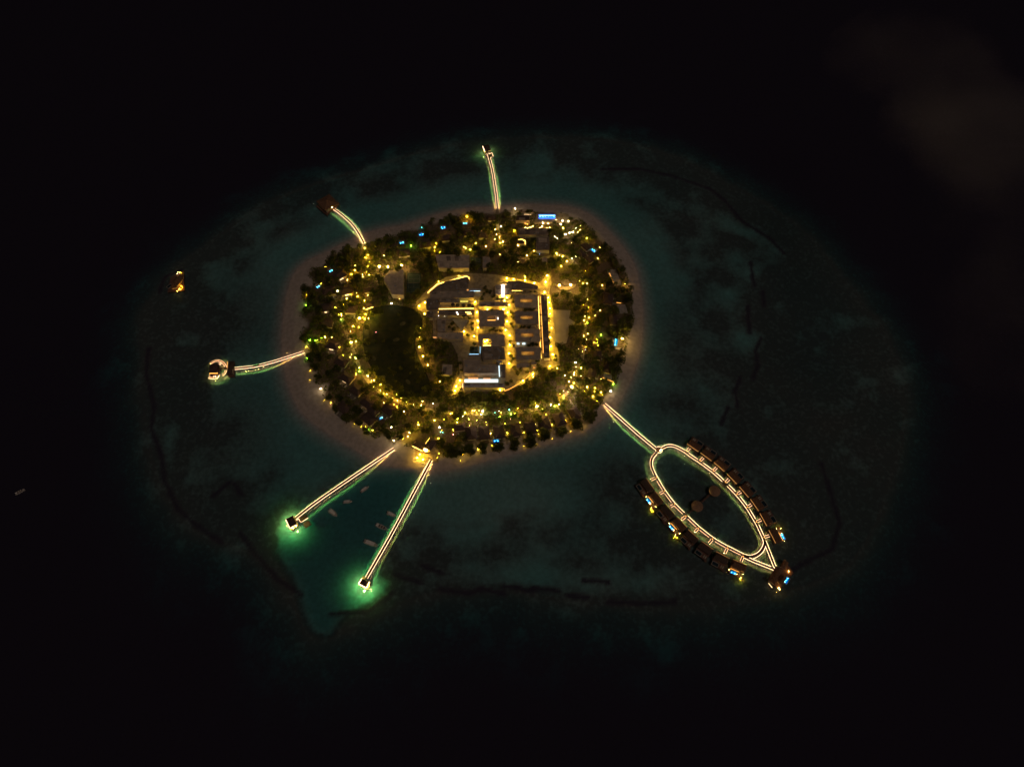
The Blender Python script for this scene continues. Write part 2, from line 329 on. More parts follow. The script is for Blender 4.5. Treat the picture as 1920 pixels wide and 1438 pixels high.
LAWN = [(697,578),(735,572),(768,577),(788,590),(792,615),(778,640),(786,672),(802,705),(810,732),(795,744),(760,742),(722,722),(698,692),(683,660),(680,620),(688,592)]
sheet("lawn", smooth_closed(LAWN), M['lawn'], G + .03, "wide dark green lawn with pale sandy patches", "lawn")
for k, (px, py, rx, ry, a) in enumerate(((743,637,2.6,1.6,.3),(698,671,2,3.4,.9),(718,707,2,1.6,0),(765,716,2.4,1.4,-.9),(755,607,2.6,1.7,.6),(727,722,1.8,1.2,0),(790,748,3,1.4,-.5))):
    c = at(px, py, G + .05); pts = [(c.x + rx*math.cos(q)*math.cos(a) - ry*math.sin(q)*math.sin(a), c.y + rx*math.cos(q)*math.sin(a) + ry*math.sin(q)*math.cos(a)) for q in np.linspace(0, 2*math.pi, 18)[:-1]]
    tag(MB().prism(pts, G - .1, G + .05).build("sand_patch", M['patch']), kind="structure")
PAVE = [(797,548),(835,520),(880,512),(930,515),(1012,530),(1030,512),(1034,530),(1030,548),(1040,600),(1047,660),(1050,684),(1030,694),(1006,684),(1010,700),(985,720),(950,733),(862,735),(845,742),(850,722),(862,700),(858,665),(845,640),(812,640),(812,600),(784,580),(780,566)]
sheet("paved_yard", PAVE, M['pave'], G + .04, "stone paved yards and lanes between the central flat roofed buildings", "paving")
sheet("lit_road", [(1024,553),(1031,552),(1037,580),(1041,615),(1041,645),(1046,658),(1047,684),(1036,691),(1022,686),(1024,680),(1034,678),(1034,665),(1030,655),(1029,615)], M['road'], G + .08, "bright lit service road beside the long narrow roof", "road")
sheet("sand_lot", [(1037,581),(1070,582),(1067,597),(1078,604),(1079,609),(1067,610),(1066,630),(1062,643),(1054,646),(1041,640)], M['court'], G + .08, "empty pale sand lot east of the lit road", "yard")
sheet("beach_plaza", [(778,842),(786,828),(800,835),(815,838),(824,848),(822,868),(800,867),(780,862)], M['seat'], G + .05, "golden lit sandy terrace round the beach bar", "plaza")
sheet("north_plaza", [(958,391),(1015,398),(1066,401),(1068,419),(990,421),(958,414)], M['pave'], G + .05, "paved terrace behind the blue lit beach pool", "plaza")
def road(name, pts, w, m, z, label):
    P3 = smooth_open([at(a, b_, z) for a, b_ in pts]); L, Rr = [], []
    for i, p in enumerate(P3):
        d = (P3[min(i + 1, len(P3) - 1)] - P3[max(i - 1, 0)]).normalized(); n = Vector((-d.y, d.x, 0)) * w / 2
        L.append(p + n); Rr.append(p - n)
    k = len(L); mb = MB(); mb.add([*L, *Rr], [(i + 1, i, k + i, k + i + 1) for i in range(k - 1)])
    return tag(mb.build(name, m), label, "path", kind="structure")
road("sand_path", [(932,392),(934,430),(942,455),(960,480),(1010,485),(1060,480),(1095,520),(1100,570),(1097,620),(1090,680),(1078,710),(1095,735),(1132,757)], 2.6, M['pathm'], G + .02, "sandy lane through the palms from the north jetty to the east")
road("sand_path", [(683,458),(690,490),(680,520),(655,540),(640,570),(645,610),(660,650),(675,690),(700,725),(740,750),(790,765),(830,772),(905,776),(1000,768),(1060,740),(1078,712)], 2.6, M['pathm'], G + .02, "sandy lane circling behind the west and south beach villas")
road("sand_path", [(752,493),(735,530),(735,566),(786,572)], 2.4, M['pathm'], G + .022, "short sandy lane past the green court")
for fx in ((911,790,923,838),(939,790,952,834),(970,790,984,830),(997,788,1011,825),(1024,776,1040,816),(1045,762,1071,806),(882,792,896,844),(1068,750,1097,796)):
    road("sand_path", [fx[:2], ((fx[0]+fx[2])/2, (fx[1]+fx[3])/2), fx[2:]], 1.6, M['pathm'], G + .018, "narrow sandy track between two villa gardens on the south beach")
# ------------------------------------------------------------------ names of places, for the labels
MARKS = [("the north jetty foot",932,398),("the square pool bar",967,412),("the blue beach pool",1025,410),("the north-east floodlit palms",1070,425),("the east beach pool",1111,468),("the white lit window house",1010,456),("the amber courtyard house",980,450),
 ("the amphitheatre",1060,540),("the empty sand lot",1055,610),("the long narrow roof",1022,610),("the east shore terrace",1172,530),("the east villa pool",1155,641),("the south-east shore terrace",1150,705),("the east jetty foot",1125,748),("the south floodlights",1018,762),
 ("the eastern beach villas",1060,790),("the middle beach villas",985,800),("the south beach pool",930,828),("the western beach villas",870,820),("the beach bar",800,845),("the harbour jetty foot",738,830),("the small blue villa pool",715,783),("the lawn's south tip",760,750),
 ("the lawn's south-west side",700,715),("the white beach flood lamp",605,728),("the west jetty foot",575,660),("the western flood lamp",658,641),("the west shore rows",600,610),("the lawn's north-west corner",680,595),("the lower west pool",597,538),("the upper west pool",620,508),
 ("the north-west jetty foot",688,470),("the twin floodlights",720,500),("the grey sports hall",738,532),("the dark green court",773,530),("the long grey hall",848,490),("the westernmost north pool",753,456),("the second north pool",790,440),("the third north pool",831,427),("the fourth north pool",872,419),
 ("the wedge roof",855,532),("the parasol terrace",865,572),("the lobby roof",943,545),("the canvas sail",862,610),("the grey pavilion",838,693),("the southern hall",905,722),("the sunken green court",890,660),("the courtyard houses",990,620),("the curved lit lane",990,705),("the inner woodland",830,660),("the southern wood",960,750)]
MW = [(n, at(a, b_, G)) for n, a, b_ in MARKS]
ORD = "first second third fourth fifth sixth seventh eighth ninth tenth eleventh twelfth thirteenth fourteenth fifteenth sixteenth seventeenth eighteenth nineteenth twentieth".split()
DIR8 = "east north-east north north-west west south-west south south-east".split()
QUEUE = {}
def queue(o, kindword, desc): QUEUE.setdefault(kindword, []).append((o, desc))
def label_all():
    for kw, lst in QUEUE.items():
        cell = {}
        for o, desc in lst:
            n, c = min(MW, key=lambda m: (m[1].x - o.location.x)**2 + (m[1].y - o.location.y)**2)
            d = Vector((o.location.x - c.x, o.location.y - c.y)); q = int(round(math.degrees(math.atan2(d.y, d.x)) / 45)) % 8
            cell.setdefault((n, q), []).append((d.length, o, desc))
        for (n, q), it in cell.items():
            it.sort(key=lambda a: a[0])
            for k, (d, o, desc) in enumerate(it):
                o["label"] = f"{desc} {kw} {DIR8[q]} of {n}, {ORD[min(k, 19)]} out from it" if len(it) > 1 else f"{desc} {kw} just {DIR8[q]} of {n}"
# ------------------------------------------------------------------ central buildings
NOGO = []                                     # world polygons where no tree may stand
def shrink(poly, d):
    c = sum((Vector(p) for p in poly), Vector((0, 0))) / len(poly)
    return [tuple(Vector(p) + (c - Vector(p)).normalized() * d) for p in poly]
def building(label, pts, h=4.6, roof='roof', hole=None, units=0, strips=(), wins=(), name="resort_building", cat="building", ridges=0, z0=G, floor='pave'):
    top = [at(a, b_, h)[:2] for a, b_ in pts]; c = sum((Vector(p) for p in top), Vector((0, 0))) / len(top)
    org = Vector((c.x, c.y, z0)); root = empty(name, org, 0, label, cat)
    NOGO.append(np.array(top))
    if hole:
        inn = [at(a, b_, h)[:2] for a, b_ in hole]
        def ring(o_, i_, za, zb):
            mb = MB(); v = [(*p, za) for p in o_] + [(*p, zb) for p in o_] + [(*p, za) for p in i_] + [(*p, zb) for p in i_]; n = 4; f = []
            for k in range(4):
                j = (k + 1) % 4; f += [(k, j, 4 + j, 4 + k), (8 + j, 8 + k, 12 + k, 12 + j), (4 + k, 4 + j, 12 + j, 12 + k), (j, k, 8 + k, 8 + j)]
            return mb.add(v, f)
        ring(shrink(top, .35), [tuple(Vector(p) + (Vector(p) - c).normalized() * .12) for p in inn], z0, h - .3).build("wall", M['wall'], root, org)
        ring(top, inn, h - .3, h).build("roof", M[roof], root, org)
        MB().prism([tuple(Vector(p) + (Vector(p) - c).normalized() * .1) for p in inn], z0 + .02, z0 + .1).build("court_floor", M[floor], root, org)
    else:
        MB().prism(shrink(top, .35), z0, h - .3).build("wall", M['wall'], root, org)
        MB().prism(top, h - .3, h).build("roof", M[roof], root, org)
    mb = MB()                                  # low parapet round the roof edge
    for i in range(len(top)):
        a, b_ = Vector((*top[i], h + .15)), Vector((*top[(i + 1) % len(top)], h + .15)); d = (b_ - a).normalized(); a += d * .12; b_ -= d * .12
        n = Vector((d.y, -d.x, 0)) * .1; cc = Vector((c.x, c.y, h + .15)); s_ = -1 if (cc - a).dot(n) < 0 else 1
        mb.bar(a + n * s_ * 1.3, b_ + n * s_ * 1.3, .16, .3)
    mb.build("parapet", M['roof'], root, org)
    if not hole and len(top) == 4 and h < 6.9:
        tq = [Vector(p) for p in top]; gq = lambda u, v: tuple(tq[0].lerp(tq[1], u).lerp(tq[3].lerp(tq[2], u), v)); Lx, Ly = (tq[1] - tq[0]).length, (tq[3] - tq[0]).length
        if Lx * Ly > 25:
            nn = max(1, int(max(Lx, Ly) / 6)); lng = Lx >= Ly
            for k in range(nn):
                u0 = (k + random.uniform(.1, .3)) / nn; u1 = (k + random.uniform(.65, .9)) / nn; v0, v1 = random.choice(((.12, .45), (.5, .85), (.2, .8), (.12, .4)))
                pq = [gq(u0, v0), gq(u1, v0), gq(u1, v1), gq(u0, v1)] if lng else [gq(v0, u0), gq(v1, u0), gq(v1, u1), gq(v0, u1)]
                MB().prism(pq, h - .01, h + random.uniform(.25, .7)).build("raised_roof", M[random.choice(('roof', 'roofd', 'roofm', 'roofd'))], root, org)
    ax = Vector((*top[1], 0)) - Vector((*top[0], 0)); rot = math.atan2(ax.y, ax.x)
    poly = np.array(shrink(top, 1.2)); hp = np.array(inn) if hole else None; placed = 0
    for _ in range(200):
        if placed >= units: break
        q = np.array([[random.uniform(poly[:, 0].min(), poly[:, 0].max()), random.uniform(poly[:, 1].min(), poly[:, 1].max())]])
        if inside(q, poly)[0] and (hp is None or (not inside(q, hp)[0] and dist_poly(q, hp)[0] > 1.2)):
            s1, s2, s3 = random.uniform(.6, 1.6), random.uniform(.5, 1.2), random.uniform(.35, .9)
            MB().box((q[0][0], q[0][1], h + s3 / 2 + .004), (s1, s2, s3), rot).build("roof_unit", M['unit'], root, org); placed += 1
    for k in range(ridges):                    # raised seams across the roof
        tt = (k + 1) / (ridges + 1); a = Vector(top[0]).lerp(Vector(top[1]), tt); b_ = Vector(top[3]).lerp(Vector(top[2]), tt)
        a, b_ = a.lerp(b_, .04), b_.lerp(a, .04); MB().bar((*a, h + .03), (*b_, h + .03), .12, .08).build("roof_seam", M['roofm'], root, org)
    for s_ in strips:
        pl, em, w, zz = s_; pl = [at(a, b_, zz) for a, b_ in pl]; mb = MB()
        for a, b_ in zip(pl[:-1], pl[1:]): mb.bar(a, b_, w, w)
        mb.build("light_strip", E[em], root, org)
    for wn_ in wins:                           # lit openings: upright panes with a frame
        p0, p1, em, za, zb = wn_; a, b_ = at(*p0, za), at(*p1, za); d = (b_ - a).normalized(); n = Vector((d.y, -d.x, 0))
        if n.y > 0: n = -n
        mb = MB(); q0, q1 = a + n * .05, b_ + n * .05
        mb.add([q0, q1, q1 + Vector((0, 0, zb - za)), q0 + Vector((0, 0, zb - za))], [(0, 1, 2, 3)]); w_ = mb.build("window", E[em], root, org)
        mb = MB(); nn = max(1, int((b_ - a).length / 1.8))
        for i in range(nn + 1):
            p = a.lerp(b_, i / nn) + n * .09; mb.bar(p, p + Vector((0, 0, zb - za)), .08, .08) if False else mb.box((p.x, p.y, (za + zb) / 2), (.08, .08, zb - za + .1), rot)
        for zz in (za, zb): mb.bar((*(a + n * .09).xy, zz), (*(b_ + n * .09).xy, zz), .1, .1)
        fo = mb.build("frame", M['metal'], w_, (0, 0, 0)); fo.location = (-org.x, -org.y, -org.z)
    return root
rect = lambda x0, y0, x1, y1, k=0: [(x0, y0), (x1, y0), (x1 + k, y1), (x0 + k, y1)]
building("dark wedge shaped roof with a lit sloping north edge", [(818,538),(835,528),(877,519),(880,524),(879,541),(859,544),(835,544),(806,549)], 5, 'roofd', units=6,
         strips=[([(802,549),(812,540),(820,533),(835,528.5),(856,523),(874,518),(879,520),(880,524)], 'bar', .3, 2.4)], wins=[((860,546),(879,545),'wina',2.2,4.2)])
building("long grey flat roof south of the wedge roof", rect(806,546,889,559), 4.6, 'roofm', units=5, ridges=5, wins=[((863,567),(878,567),'winy',1.6,4.2),((826,568),(832,568),'win',2,3.4),((845,570),(861,570),'winy',1.6,2.4)])
building("low bright white roof strip beside the wedge roof", rect(880,541,903,545), 4.2, 'roofw', strips=[([(881,545.6),(900,545.6)], 'bluew', .3, 3.6)])
building("dark square flat roof at the west end of the parasol terrace", rect(799,560,823,582), 5, 'roofd', units=4, strips=[([(801,584),(808,583)], 'orange', .3, 2.6),([(810,583),(822,583),(822,586)], 'bar', .3, 2.6)])
building("narrow flat roof behind the four dark parasols", rect(824,561,861,568), 4, 'roofm', units=2, ridges=4)
building("long low roof south of the parasols with lit skylights", rect(822,581,889,591), 4.6, 'roofd', units=3, ridges=3, strips=[([(822,579.5),(888,578.5)], 'bar', .26, 3.2),([(856,585),(859,590)], 'slot', .5, 4.7),([(873,585.5),(882,586)], 'bar', .4, 4.7),([(876,589),(884,588.6)], 'bar', .4, 4.7),([(822,592),(828,592.3),(834,593)], 'slot', .22, 3)])
building("small flat roof beside a lit pergola", rect(800,584,812,597), 4.2, 'roofd', units=2)
building("L corner grey roof west of the canvas sail", rect(820,598,836,622), 4.4, 'roofm', units=2, ridges=2)
building("grey flat roof south of the canvas sail", [(820,624),(869,624),(869,637),(845,638),(820,633)], 4.4, 'roof', units=4, wins=[((812,634),(819,634),'wina',1.6,3.6)])
building("narrow roof over the upper lane between two lit trees", rect(897,566,951,575), 4.8, 'roof', units=3, ridges=3)
building("flat roof with a glowing white ridge slot and lit forecourt", rect(928,535,959,553), 6, 'roof', units=2, name="lobby_building", strips=[([(943,535),(943,556)], 'slot', 1.6, 6.05),([(938,534),(950,533.6)], 'win', .3, 6)], wins=[((929,558),(939,558),'win',1.4,3.6),((948,558),(958,558),'win',1.4,3.6)])
building("dark wedge roof stretching east from the lobby", [(949,528),(975,527),(1009,536),(1008,543),(960,543),(959,534)], 4.8, 'roofd', units=6,
         strips=[([(960,545),(1004,545)], 'bar', .3, 3.0)])
building("western courtyard house roof with a dark planted court", rect(898,582,946,613), 4.6, 'roof', hole=rect(914,592,935,601), units=5, strips=[([(914,600.5),(929,600.5)], 'orange', .3, 2),([(933,594),(934,599)], 'slot', .3, 2)])
lbl = ["northernmost courtyard house roof with a lit garden slot", "second courtyard house roof from the north", "third courtyard house roof from the north", "southernmost courtyard house roof with three amber windows"]
for k, (x0, y0, x1, y1, hx0, hy0, hx1, hy1) in enumerate(((964,553,1008,577,975,561,998,567),(964,584,1010,608,976,592.5,999,598.5),(965,617,1012,641,977,625,1000,631.5),(966,651,1014,675,977.5,659,1001.5,666))):
    wn_ = [((967,580.5),(972.5,580.5),'winw',1.6,4),((977,580.5),(981,580.5),'winw',1.6,4)] if k == 0 else [((969,646),(974,646),'winw',1.6,4),((979,646),(985,646),'winw',1.6,4)] if k == 2 else []
    building(lbl[k], rect(x0, y0, x1, y1, 1), 4.8, ['roof', 'roofm', 'roof', 'roofm'][k], hole=rect(hx0, hy0, hx1, hy1), units=7, wins=wn_, ridges=0, floor='road',
             strips=[([(hx0+1, hy1+2.2), (hx1-1, hy1+2.2)], 'orange', .45, 2.4), ([(hx0+4, hy1+.8), (hx0+13, hy1+.8)], 'bar', .25, 2.0)])
building("long narrow flat roof between the planted lane and lit road", [(1014,553),(1025,553),(1031,672),(1020,672)], 4.6, 'roofd', units=9)
building("pale flat roof of the reading house with a lit water court", rect(897,627,946,650,1), 4.6, 'roof', hole=rect(905,636,921,649), units=3, strips=[([(906,648),(920,648)], 'bar', .35, 2),([(915,637),(920,637)], 'bar', .3, 2)], floor='seat')
building("flat roof with scattered dark stones", rect(904,652,946,675,1), 4.8, 'roofd', units=14)
building("wide stepped roof above the amber lit hall", [(869,674),(900,674),(901,684),(934,684),(934,700),(869,700)], 5, 'roofm', units=6, ridges=0, wins=[((878,711),(897,711),'wina',2,5),((906,711),(920,711),'wina',2,4)])
building("southern hall with a bright pale green sloping clerestory", rect(869,719,946,727), 5.4, 'roofw', name="hall_building", ridges=7, strips=[([(871,714),(934,714)], 'winw', 1.7, 5.2),([(867.5,719),(867.5,727)], 'win', .5, 3.5),([(880,730),(895,730)], 'bar', .3, 2.4),([(922,730),(946,730)], 'bar', .35, 2.4)])
building("triangular tower roof beside a pale green light slot", [(930,676),(943,676),(937,683)], 7, 'roofw', strips=[([(935.6,686),(936.6,706)], 'winw', .7, 5.6)])
building("long black roof east of the pale green light slot", rect(938,683,948,709), 5, 'roofd', units=0, ridges=2)
building("grey flat roof south of the courtyard houses", rect(968,681,993,690), 4.4, 'roof', units=2)
building("small roof with an orange lit doorway near the lit lane end", rect(996,678,1006,684), 4, 'roofm', wins=[((999,690),(1004,690),'wina',1.6,3.4)])
building("grey ribbed pavilion roof in the inner woodland", [(830,683),(848,684),(848,703),(827,703)], 4.6, 'roof', units=2, ridges=6, name="grey_pavilion")
building("long grey hall roof near the north villas", [(816,478),(880,478),(880,503),(822,503)], 6.4, 'roof', units=3, ridges=9, name="hall_building")
building("small grey roof east of the long grey hall", [(905,481),(918,483),(922,492),(912,503),(905,503)], 5, 'roofm', units=1, ridges=2)
building("grey sports hall roof with a dark skylight band", [(730,508),(757,505),(757,553),(735,553),(728,540),(718,523)], 6.4, 'roof', ridges=4, units=2, name="hall_building")
building("low dark roof behind the beach pool terrace", rect(972,428,1028,441), 5, 'roofd', units=4, ridges=4, wins=[((985,429),(1029,429),'win',1.4,1.9)])
building("dark square roof of the pool bar hung with small lamps", rect(967,404,993,414), 4.6, 'thatchd', units=0, name="pool_bar", strips=[([(968,417),(992,417)], 'bar', .3, 2.2),([(984,419),(990,421)], 'orange', .6, 1.8)])
building("brown roof north of the pool bar with small lit windows", rect(975,393,1000,398), 4.2, 'thatch', wins=[((983,403),(997,403),'win',1.6,2.4)])
building("house with a tall white lit window", [(1005,445),(1030,445),(1030,470),(1005,470)], 5, 'roofd', units=2, wins=[((1011,463),(1014,463),'winw',2,5)])
building("house around an amber lit courtyard north of the inner palms", [(970,446),(986,446),(986,458),(970,458)], 4.6, 'thatchd', strips=[([(972,450),(978,449),(985,452),(985,458)], 'bar', .35, 4.8)])
building("pale roof partly hidden under palms north of the amphitheatre", [(1016,483),(1026,484),(1026,494),(1016,490)], 4.6, 'roof')
# green courts
def court(label, pts, z=G + .1, lines=True, fence=True):
    q = [at(a, b_, z) for a, b_ in pts]; c = sum(q, Vector()) / 4; root = empty("tennis_court", (c.x, c.y, z), 0, label, "court"); org = (c.x, c.y, z)
    MB().prism([(p.x, p.y) for p in q], z - .1, z).build("court_surface", M['tennis'], root, org); NOGO.append(np.array([(p.x, p.y) for p in q]))
    g = lambda u, v: q[0].lerp(q[1], u).lerp(q[3].lerp(q[2], u), v); mb = MB()
    for a, b_ in (((.1,.1),(.9,.1)),((.9,.1),(.9,.9)),((.9,.9),(.1,.9)),((.1,.9),(.1,.1)),((.1,.3),(.9,.3)),((.1,.7),(.9,.7)),((.5,.3),(.5,.7))):
        mb.bar(g(*a) + Vector((0, 0, .01)), g(*b_) + Vector((0, 0, .01)), .12, .012)
    mb.build("court_line", M['white'], root, org)
    MB().bar(g(.05, .5) + Vector((0, 0, .5)), g(.95, .5) + Vector((0, 0, .5)), .05, .9).build("net", M['metal'], root, org)
    return root
court("dark green court beside the grey sports hall", [(764,512),(789,512),(789,551),(762,551)])
court("small dark court between two grey halls", [(883,483),(902,483),(902,501),(883,501)])
r_ = court("sunken green court behind white lit walls", [(881,650),(896,650),(898,668),(881,668)])
mb = MB(); q = [at(*p, G) for p in ((879,669),(901,669),(901.5,651))]; o3 = tuple(r_.location)
for a, b_ in zip(q[:-1], q[1:]): mb.bar(a + Vector((0, 0, 1.6)), b_ + Vector((0, 0, 1.6)), .3, 3.2)
mb.build("screen_wall", M['roofw'], r_, o3)
mb = MB()
for a, b_ in zip(q[:-1], q[1:]): 
    mb.bar(a.lerp(b_, .1) + Vector((-.3, .3, 3.3)), a.lerp(b_, .9) + Vector((-.3, .3, 3.3)), .12, .12)
mb.build("light_strip", E['bluew'], r_, o3)
# ------------------------------------------------------------------ walkways over the water
ZD = 2.3
def polyline(pts, z, k=8): 
    return smooth_open([at(a, b_, z) for a, b_ in pts], k)
def resample(P, step):
    out = [P[0]]; acc = 0
    for a, b_ in zip(P[:-1], P[1:]):
        L = (b_ - a).length; d = step - acc
        while d < L: out.append(a.lerp(b_, d / L)); d += step
        acc = (acc + L) % step if L else acc
        acc = L - (d - step)
    out.append(P[-1]); return out
post_mesh = MB().lathe([(.14, -4.2), (.14, 0)], 6).build("post_src", M['post']); post_data = post_mesh.data; bpy.data.objects.remove(post_mesh)
def deck_run(root, pts, w, gapL=(), gapR=(), curve=True, em=('strip', 'strip'), z=ZD, zl=None, smooth=8, posts=True, name="deck", lw=(.16, .12), under=True):
    org = Vector(root.location); Q = polyline(pts, z, smooth) if curve and len(pts) > 2 else [at(a, b_, z) for a, b_ in pts]
    Q = resample(Q, 1.5)
    if Q[-1] == Q[-2] or (Q[-1] - Q[-2]).length < .2: Q.pop(-2)
    N = []
    for i in range(len(Q)):
        d = (Q[min(i + 1, len(Q) - 1)] - Q[max(i - 1, 0)]); d.z = 0; d.normalize(); N.append(Vector((-d.y, d.x, 0)))
    k = len(Q); vs = []
    for p, n in zip(Q, N): vs += [p + n * w / 2, p - n * w / 2, p + n * w / 2 - Vector((0, 0, .25)), p - n * w / 2 - Vector((0, 0, .25))]
    fs = []
    for i in range(k - 1):
        a, b_ = 4 * i, 4 * i + 4; fs += [(a, a + 1, b_ + 1, b_), (a + 2, b_ + 2, b_ + 3, a + 3), (a, b_, b_ + 2, a + 2), (a + 1, a + 3, b_ + 3, b_ + 1)]
    fs += [(0, 2, 3, 1), (4*k-4, 4*k-3, 4*k-1, 4*k-2)]
    MB().add(vs, fs).build(name, M['deck'], root, org)
    for side, gaps, e, ww in ((1, gapL, em[0], lw[0]), (-1, gapR, em[1], lw[1])):
        if not e: continue
        gw = [at(a, b_, z) for a, b_ in gaps]; mb = MB()
        L = [p + n * side * (w / 2 + ww / 2 + .01) - Vector((0, 0, .12)) for p, n in zip(Q, N)]
        for a, b_ in zip(L[:-1], L[1:]):
            m_ = (a + b_) / 2
            if any((m_ - g_).xy.length < 1.9 for g_ in gw): continue
            mb.bar(a, b_, ww, .1)
        mb.build("light_strip", E[e], root, org)
    if under and em[0] + em[1]:
        for side in (1, -1):
            mb, fn = MB(), MB(); A_ = R(38)
            dn, pr = (lambda n: n * side * math.sin(A_) - Vector((0, 0, math.cos(A_)))), (lambda n: n * side * math.cos(A_) + Vector((0, 0, math.sin(A_))))
            C = [p + n * side * (w / 2 - .3) - Vector((0, 0, .36)) for p, n in zip(Q, N)]
            for i in range(k - 1):
                if p_land(C[i]): continue
                a, b_, na, nb = C[i], C[i + 1], N[i], N[i + 1]; q4 = [a - pr(na) * .025, b_ - pr(nb) * .025, b_ + pr(nb) * .025, a + pr(na) * .025]
                nn = (q4[1] - q4[0]).cross(q4[3] - q4[0]); mb.add(q4 if nn.dot(dn(na)) > 0 else q4[::-1], [(0, 1, 2, 3)])
                for t_ in (-.045, .045): fn.add([a + pr(na) * t_ - dn(na) * .02, b_ + pr(nb) * t_ - dn(nb) * .02, b_ + pr(nb) * t_ + dn(nb) * .36, a + pr(na) * t_ + dn(na) * .36], [(0, 1, 2, 3)])
            if mb.v: s_ = mb.build("down_light", E['down'], root, org); fn.build("shade", M['metal'], s_, (0, 0, 0)).location = tuple(-org)
    if posts:
        for i in range(3, k - 1, 5):
            for side in (1, -1):
                o = bpy.data.objects.new("post", post_data); scene.collection.objects.link(o); o.parent = root
                o.location = Q[i] + N[i] * side * (w / 2 - .25) - Vector((0, 0, .26)) - org
    return Q
p_land = lambda p: False
def jetty(label, pts, w, **k):
    o = at(*pts[0], ZD); r = empty("jetty", (o.x, o.y, 0), 0, label, "jetty"); deck_run(r, pts, w, **k); return r
jw = 1.7
j1 = jetty("gently curved lit north jetty ending in a small pavilion", [(932.5,391),(931,370),(927.5,345),(923.5,320),(918,298),(914,286)], jw, lw=(.12, .15))
j2 = jetty("short curved lit north-west jetty reaching the big dark pavilion", [(682.7,456),(670,433.5),(660,420),(649,409.5),(637,399.5),(625,391)], jw)
j3 = jetty("curved lit west jetty ending at a ring of lights", [(570,659.7),(545,668),(512,678.3),(479.4,686.3),(455,689.5),(437,691.2)], jw, gapR=((480.5,685),), lw=(.12, .17))
j4 = jetty("long straight lit jetty on the west side of the boat harbour", [(739,841),(690,874),(640,908),(590,943),(553,972)], jw, gapL=(), gapR=((571,962),(568,964),(573.5,959)), lw=(.12, .17))
j5 = jetty("long straight lit jetty on the east side of the boat harbour", [(808.5,862),(770,934),(730,1008),(687,1083)], jw, lw=(.12, .17))
j6 = jetty("straight lit jetty from the east beach to the round junction", [(1133.4,757.6),(1160,781),(1195,812),(1231,842)], jw, lw=(.17, .12))
def small_deck(root, quad, z=ZD, strip=None, em='strip2'):
    org = Vector(root.location); q = [at(a, b_, z) for a, b_ in quad]; MB().prism([(p.x, p.y) for p in q], z - .25, z).build("landing", M['deck'], root, org)
    if strip:
        mb = MB(); L = [at(a, b_, z - .1) for a, b_ in strip]
        for a, b_ in zip(L[:-1], L[1:]): mb.bar(a, b_, .24, .12)
        mb.build("light_strip", E[em], root, org)
small_deck(j4, [(560,971.5),(574,963),(578,970),(564,979)], strip=[(553.5,976.5),(560,972.5),(564,979),(577.5,971),(574,964.5)])
small_deck(j4, [(568,981),(578,975),(584,983),(573,990)], z=1.2)
small_deck(j1, [(917,290),(922.5,288),(924.5,294),(918.5,296)], strip=[(918.5,296.5),(924.8,293.5),(922.5,287),(916.5,289)])
small_deck(j2, [(612,392),(628,381),(632,385),(617,397)])
small_deck(j5, [(680.5,1078.5),(687,1083),(684,1089),(677.5,1085)], strip=[(679,1083.5),(684,1087)], em='orange')
# the oval loop
CJ = (1234.4, 845.6)
RT = [(1240,841),(1249,836.5),(1259,835.3),(1269,838.2),(1281,844.4),(1297,855.8),(1313,866.4),(1337,884.3),(1360,905.2),(1382,927.5),(1400.7,951),(1414.5,973.5),(1421,985),(1432,1009)]
INN = [(1432,1009),(1434,1017),(1431,1027),(1424.5,1035.6),(1415.6,1041),(1404.5,1043),(1393.4,1040)]
BL = [(1393.4,1040),(1373.4,1030),(1354.5,1020.4),(1336,1009),(1309.5,988.3),(1287,967),(1264.7,945),(1246,920.5),(1230.9,895.2),(1222.5,877),(1221.3,865),(1224,857),(1230,850)]
spR = [((1288,846),(1295,837.5)),((1313,863.5),(1321,855.5)),((1338,882.5),(1345.5,874.5)),((1361,904),(1369,896)),((1382,926.5),(1391,920.5)),((1401,950.5),(1411,944.5)),((1418.5,978),(1429,973.5)),((1433,1007),(1444,1003.5))]
spL = [((1230.7,895),(1220.6,899.5)),((1245.7,920.5),(1237,925.5)),((1265,945),(1257,950)),((1286,967),(1278,974.5)),((1309,990),(1303,997)),((1336,1010),(1330,1018)),((1364,1027),(1359.5,1036.5)),((1393.5,1043),(1389.5,1052.5))]
o = at(*CJ, 0); loop = empty("loop_walkway", (o.x, o.y, 0), 0, "oval lit walkway loop serving the water villas", "walkway")
LW = 1.65
deck_run(loop, RT, LW, gapL=[a for a, b_ in spR], gapR=[(1358,908)], lw=(.2, .11)); deck_run(loop, INN, LW, lw=(.01, .16), em=('', 'strip'))
deck_run(loop, BL, LW, gapR=[(1289,963)], gapL=[a for a, b_ in spL], em=('strip2', 'strip'), lw=(.11, .2))
deck_run(loop, [(1434,1014),(1443.5,1038),(1452,1060),(1457.5,1068)], LW, curve=False, lw=(.17, .12)); deck_run(loop, [(1395,1043),(1412,1051),(1436,1060.5),(1449,1065.5),(1456,1070)], LW, curve=False, lw=(.2, .14), gapL=[(1452,1062),(1456,1066)])
mb = MB(); L = polyline([(1412.5,1047.5),(1421,1043),(1429,1036.5),(1433.5,1030),(1435.5,1024.5)], ZD - .1, 4)
for a, b_ in zip(L[:-1], L[1:]): mb.bar(a, b_, .16, .1)
mb.build("light_strip", E['strip'], loop, loop.location)
MB().lathe([(2.3, ZD - .22), (2.3, ZD + .02)], 20).build("round_landing", M['deck'], loop, (0, 0, 0)).location = (0, 0, 0)
mb = MB(); LN = [Vector((2.42 * math.cos(a), 2.42 * math.sin(a), ZD - .1)) for a in np.linspace(-2.0, 5.0, 40)]
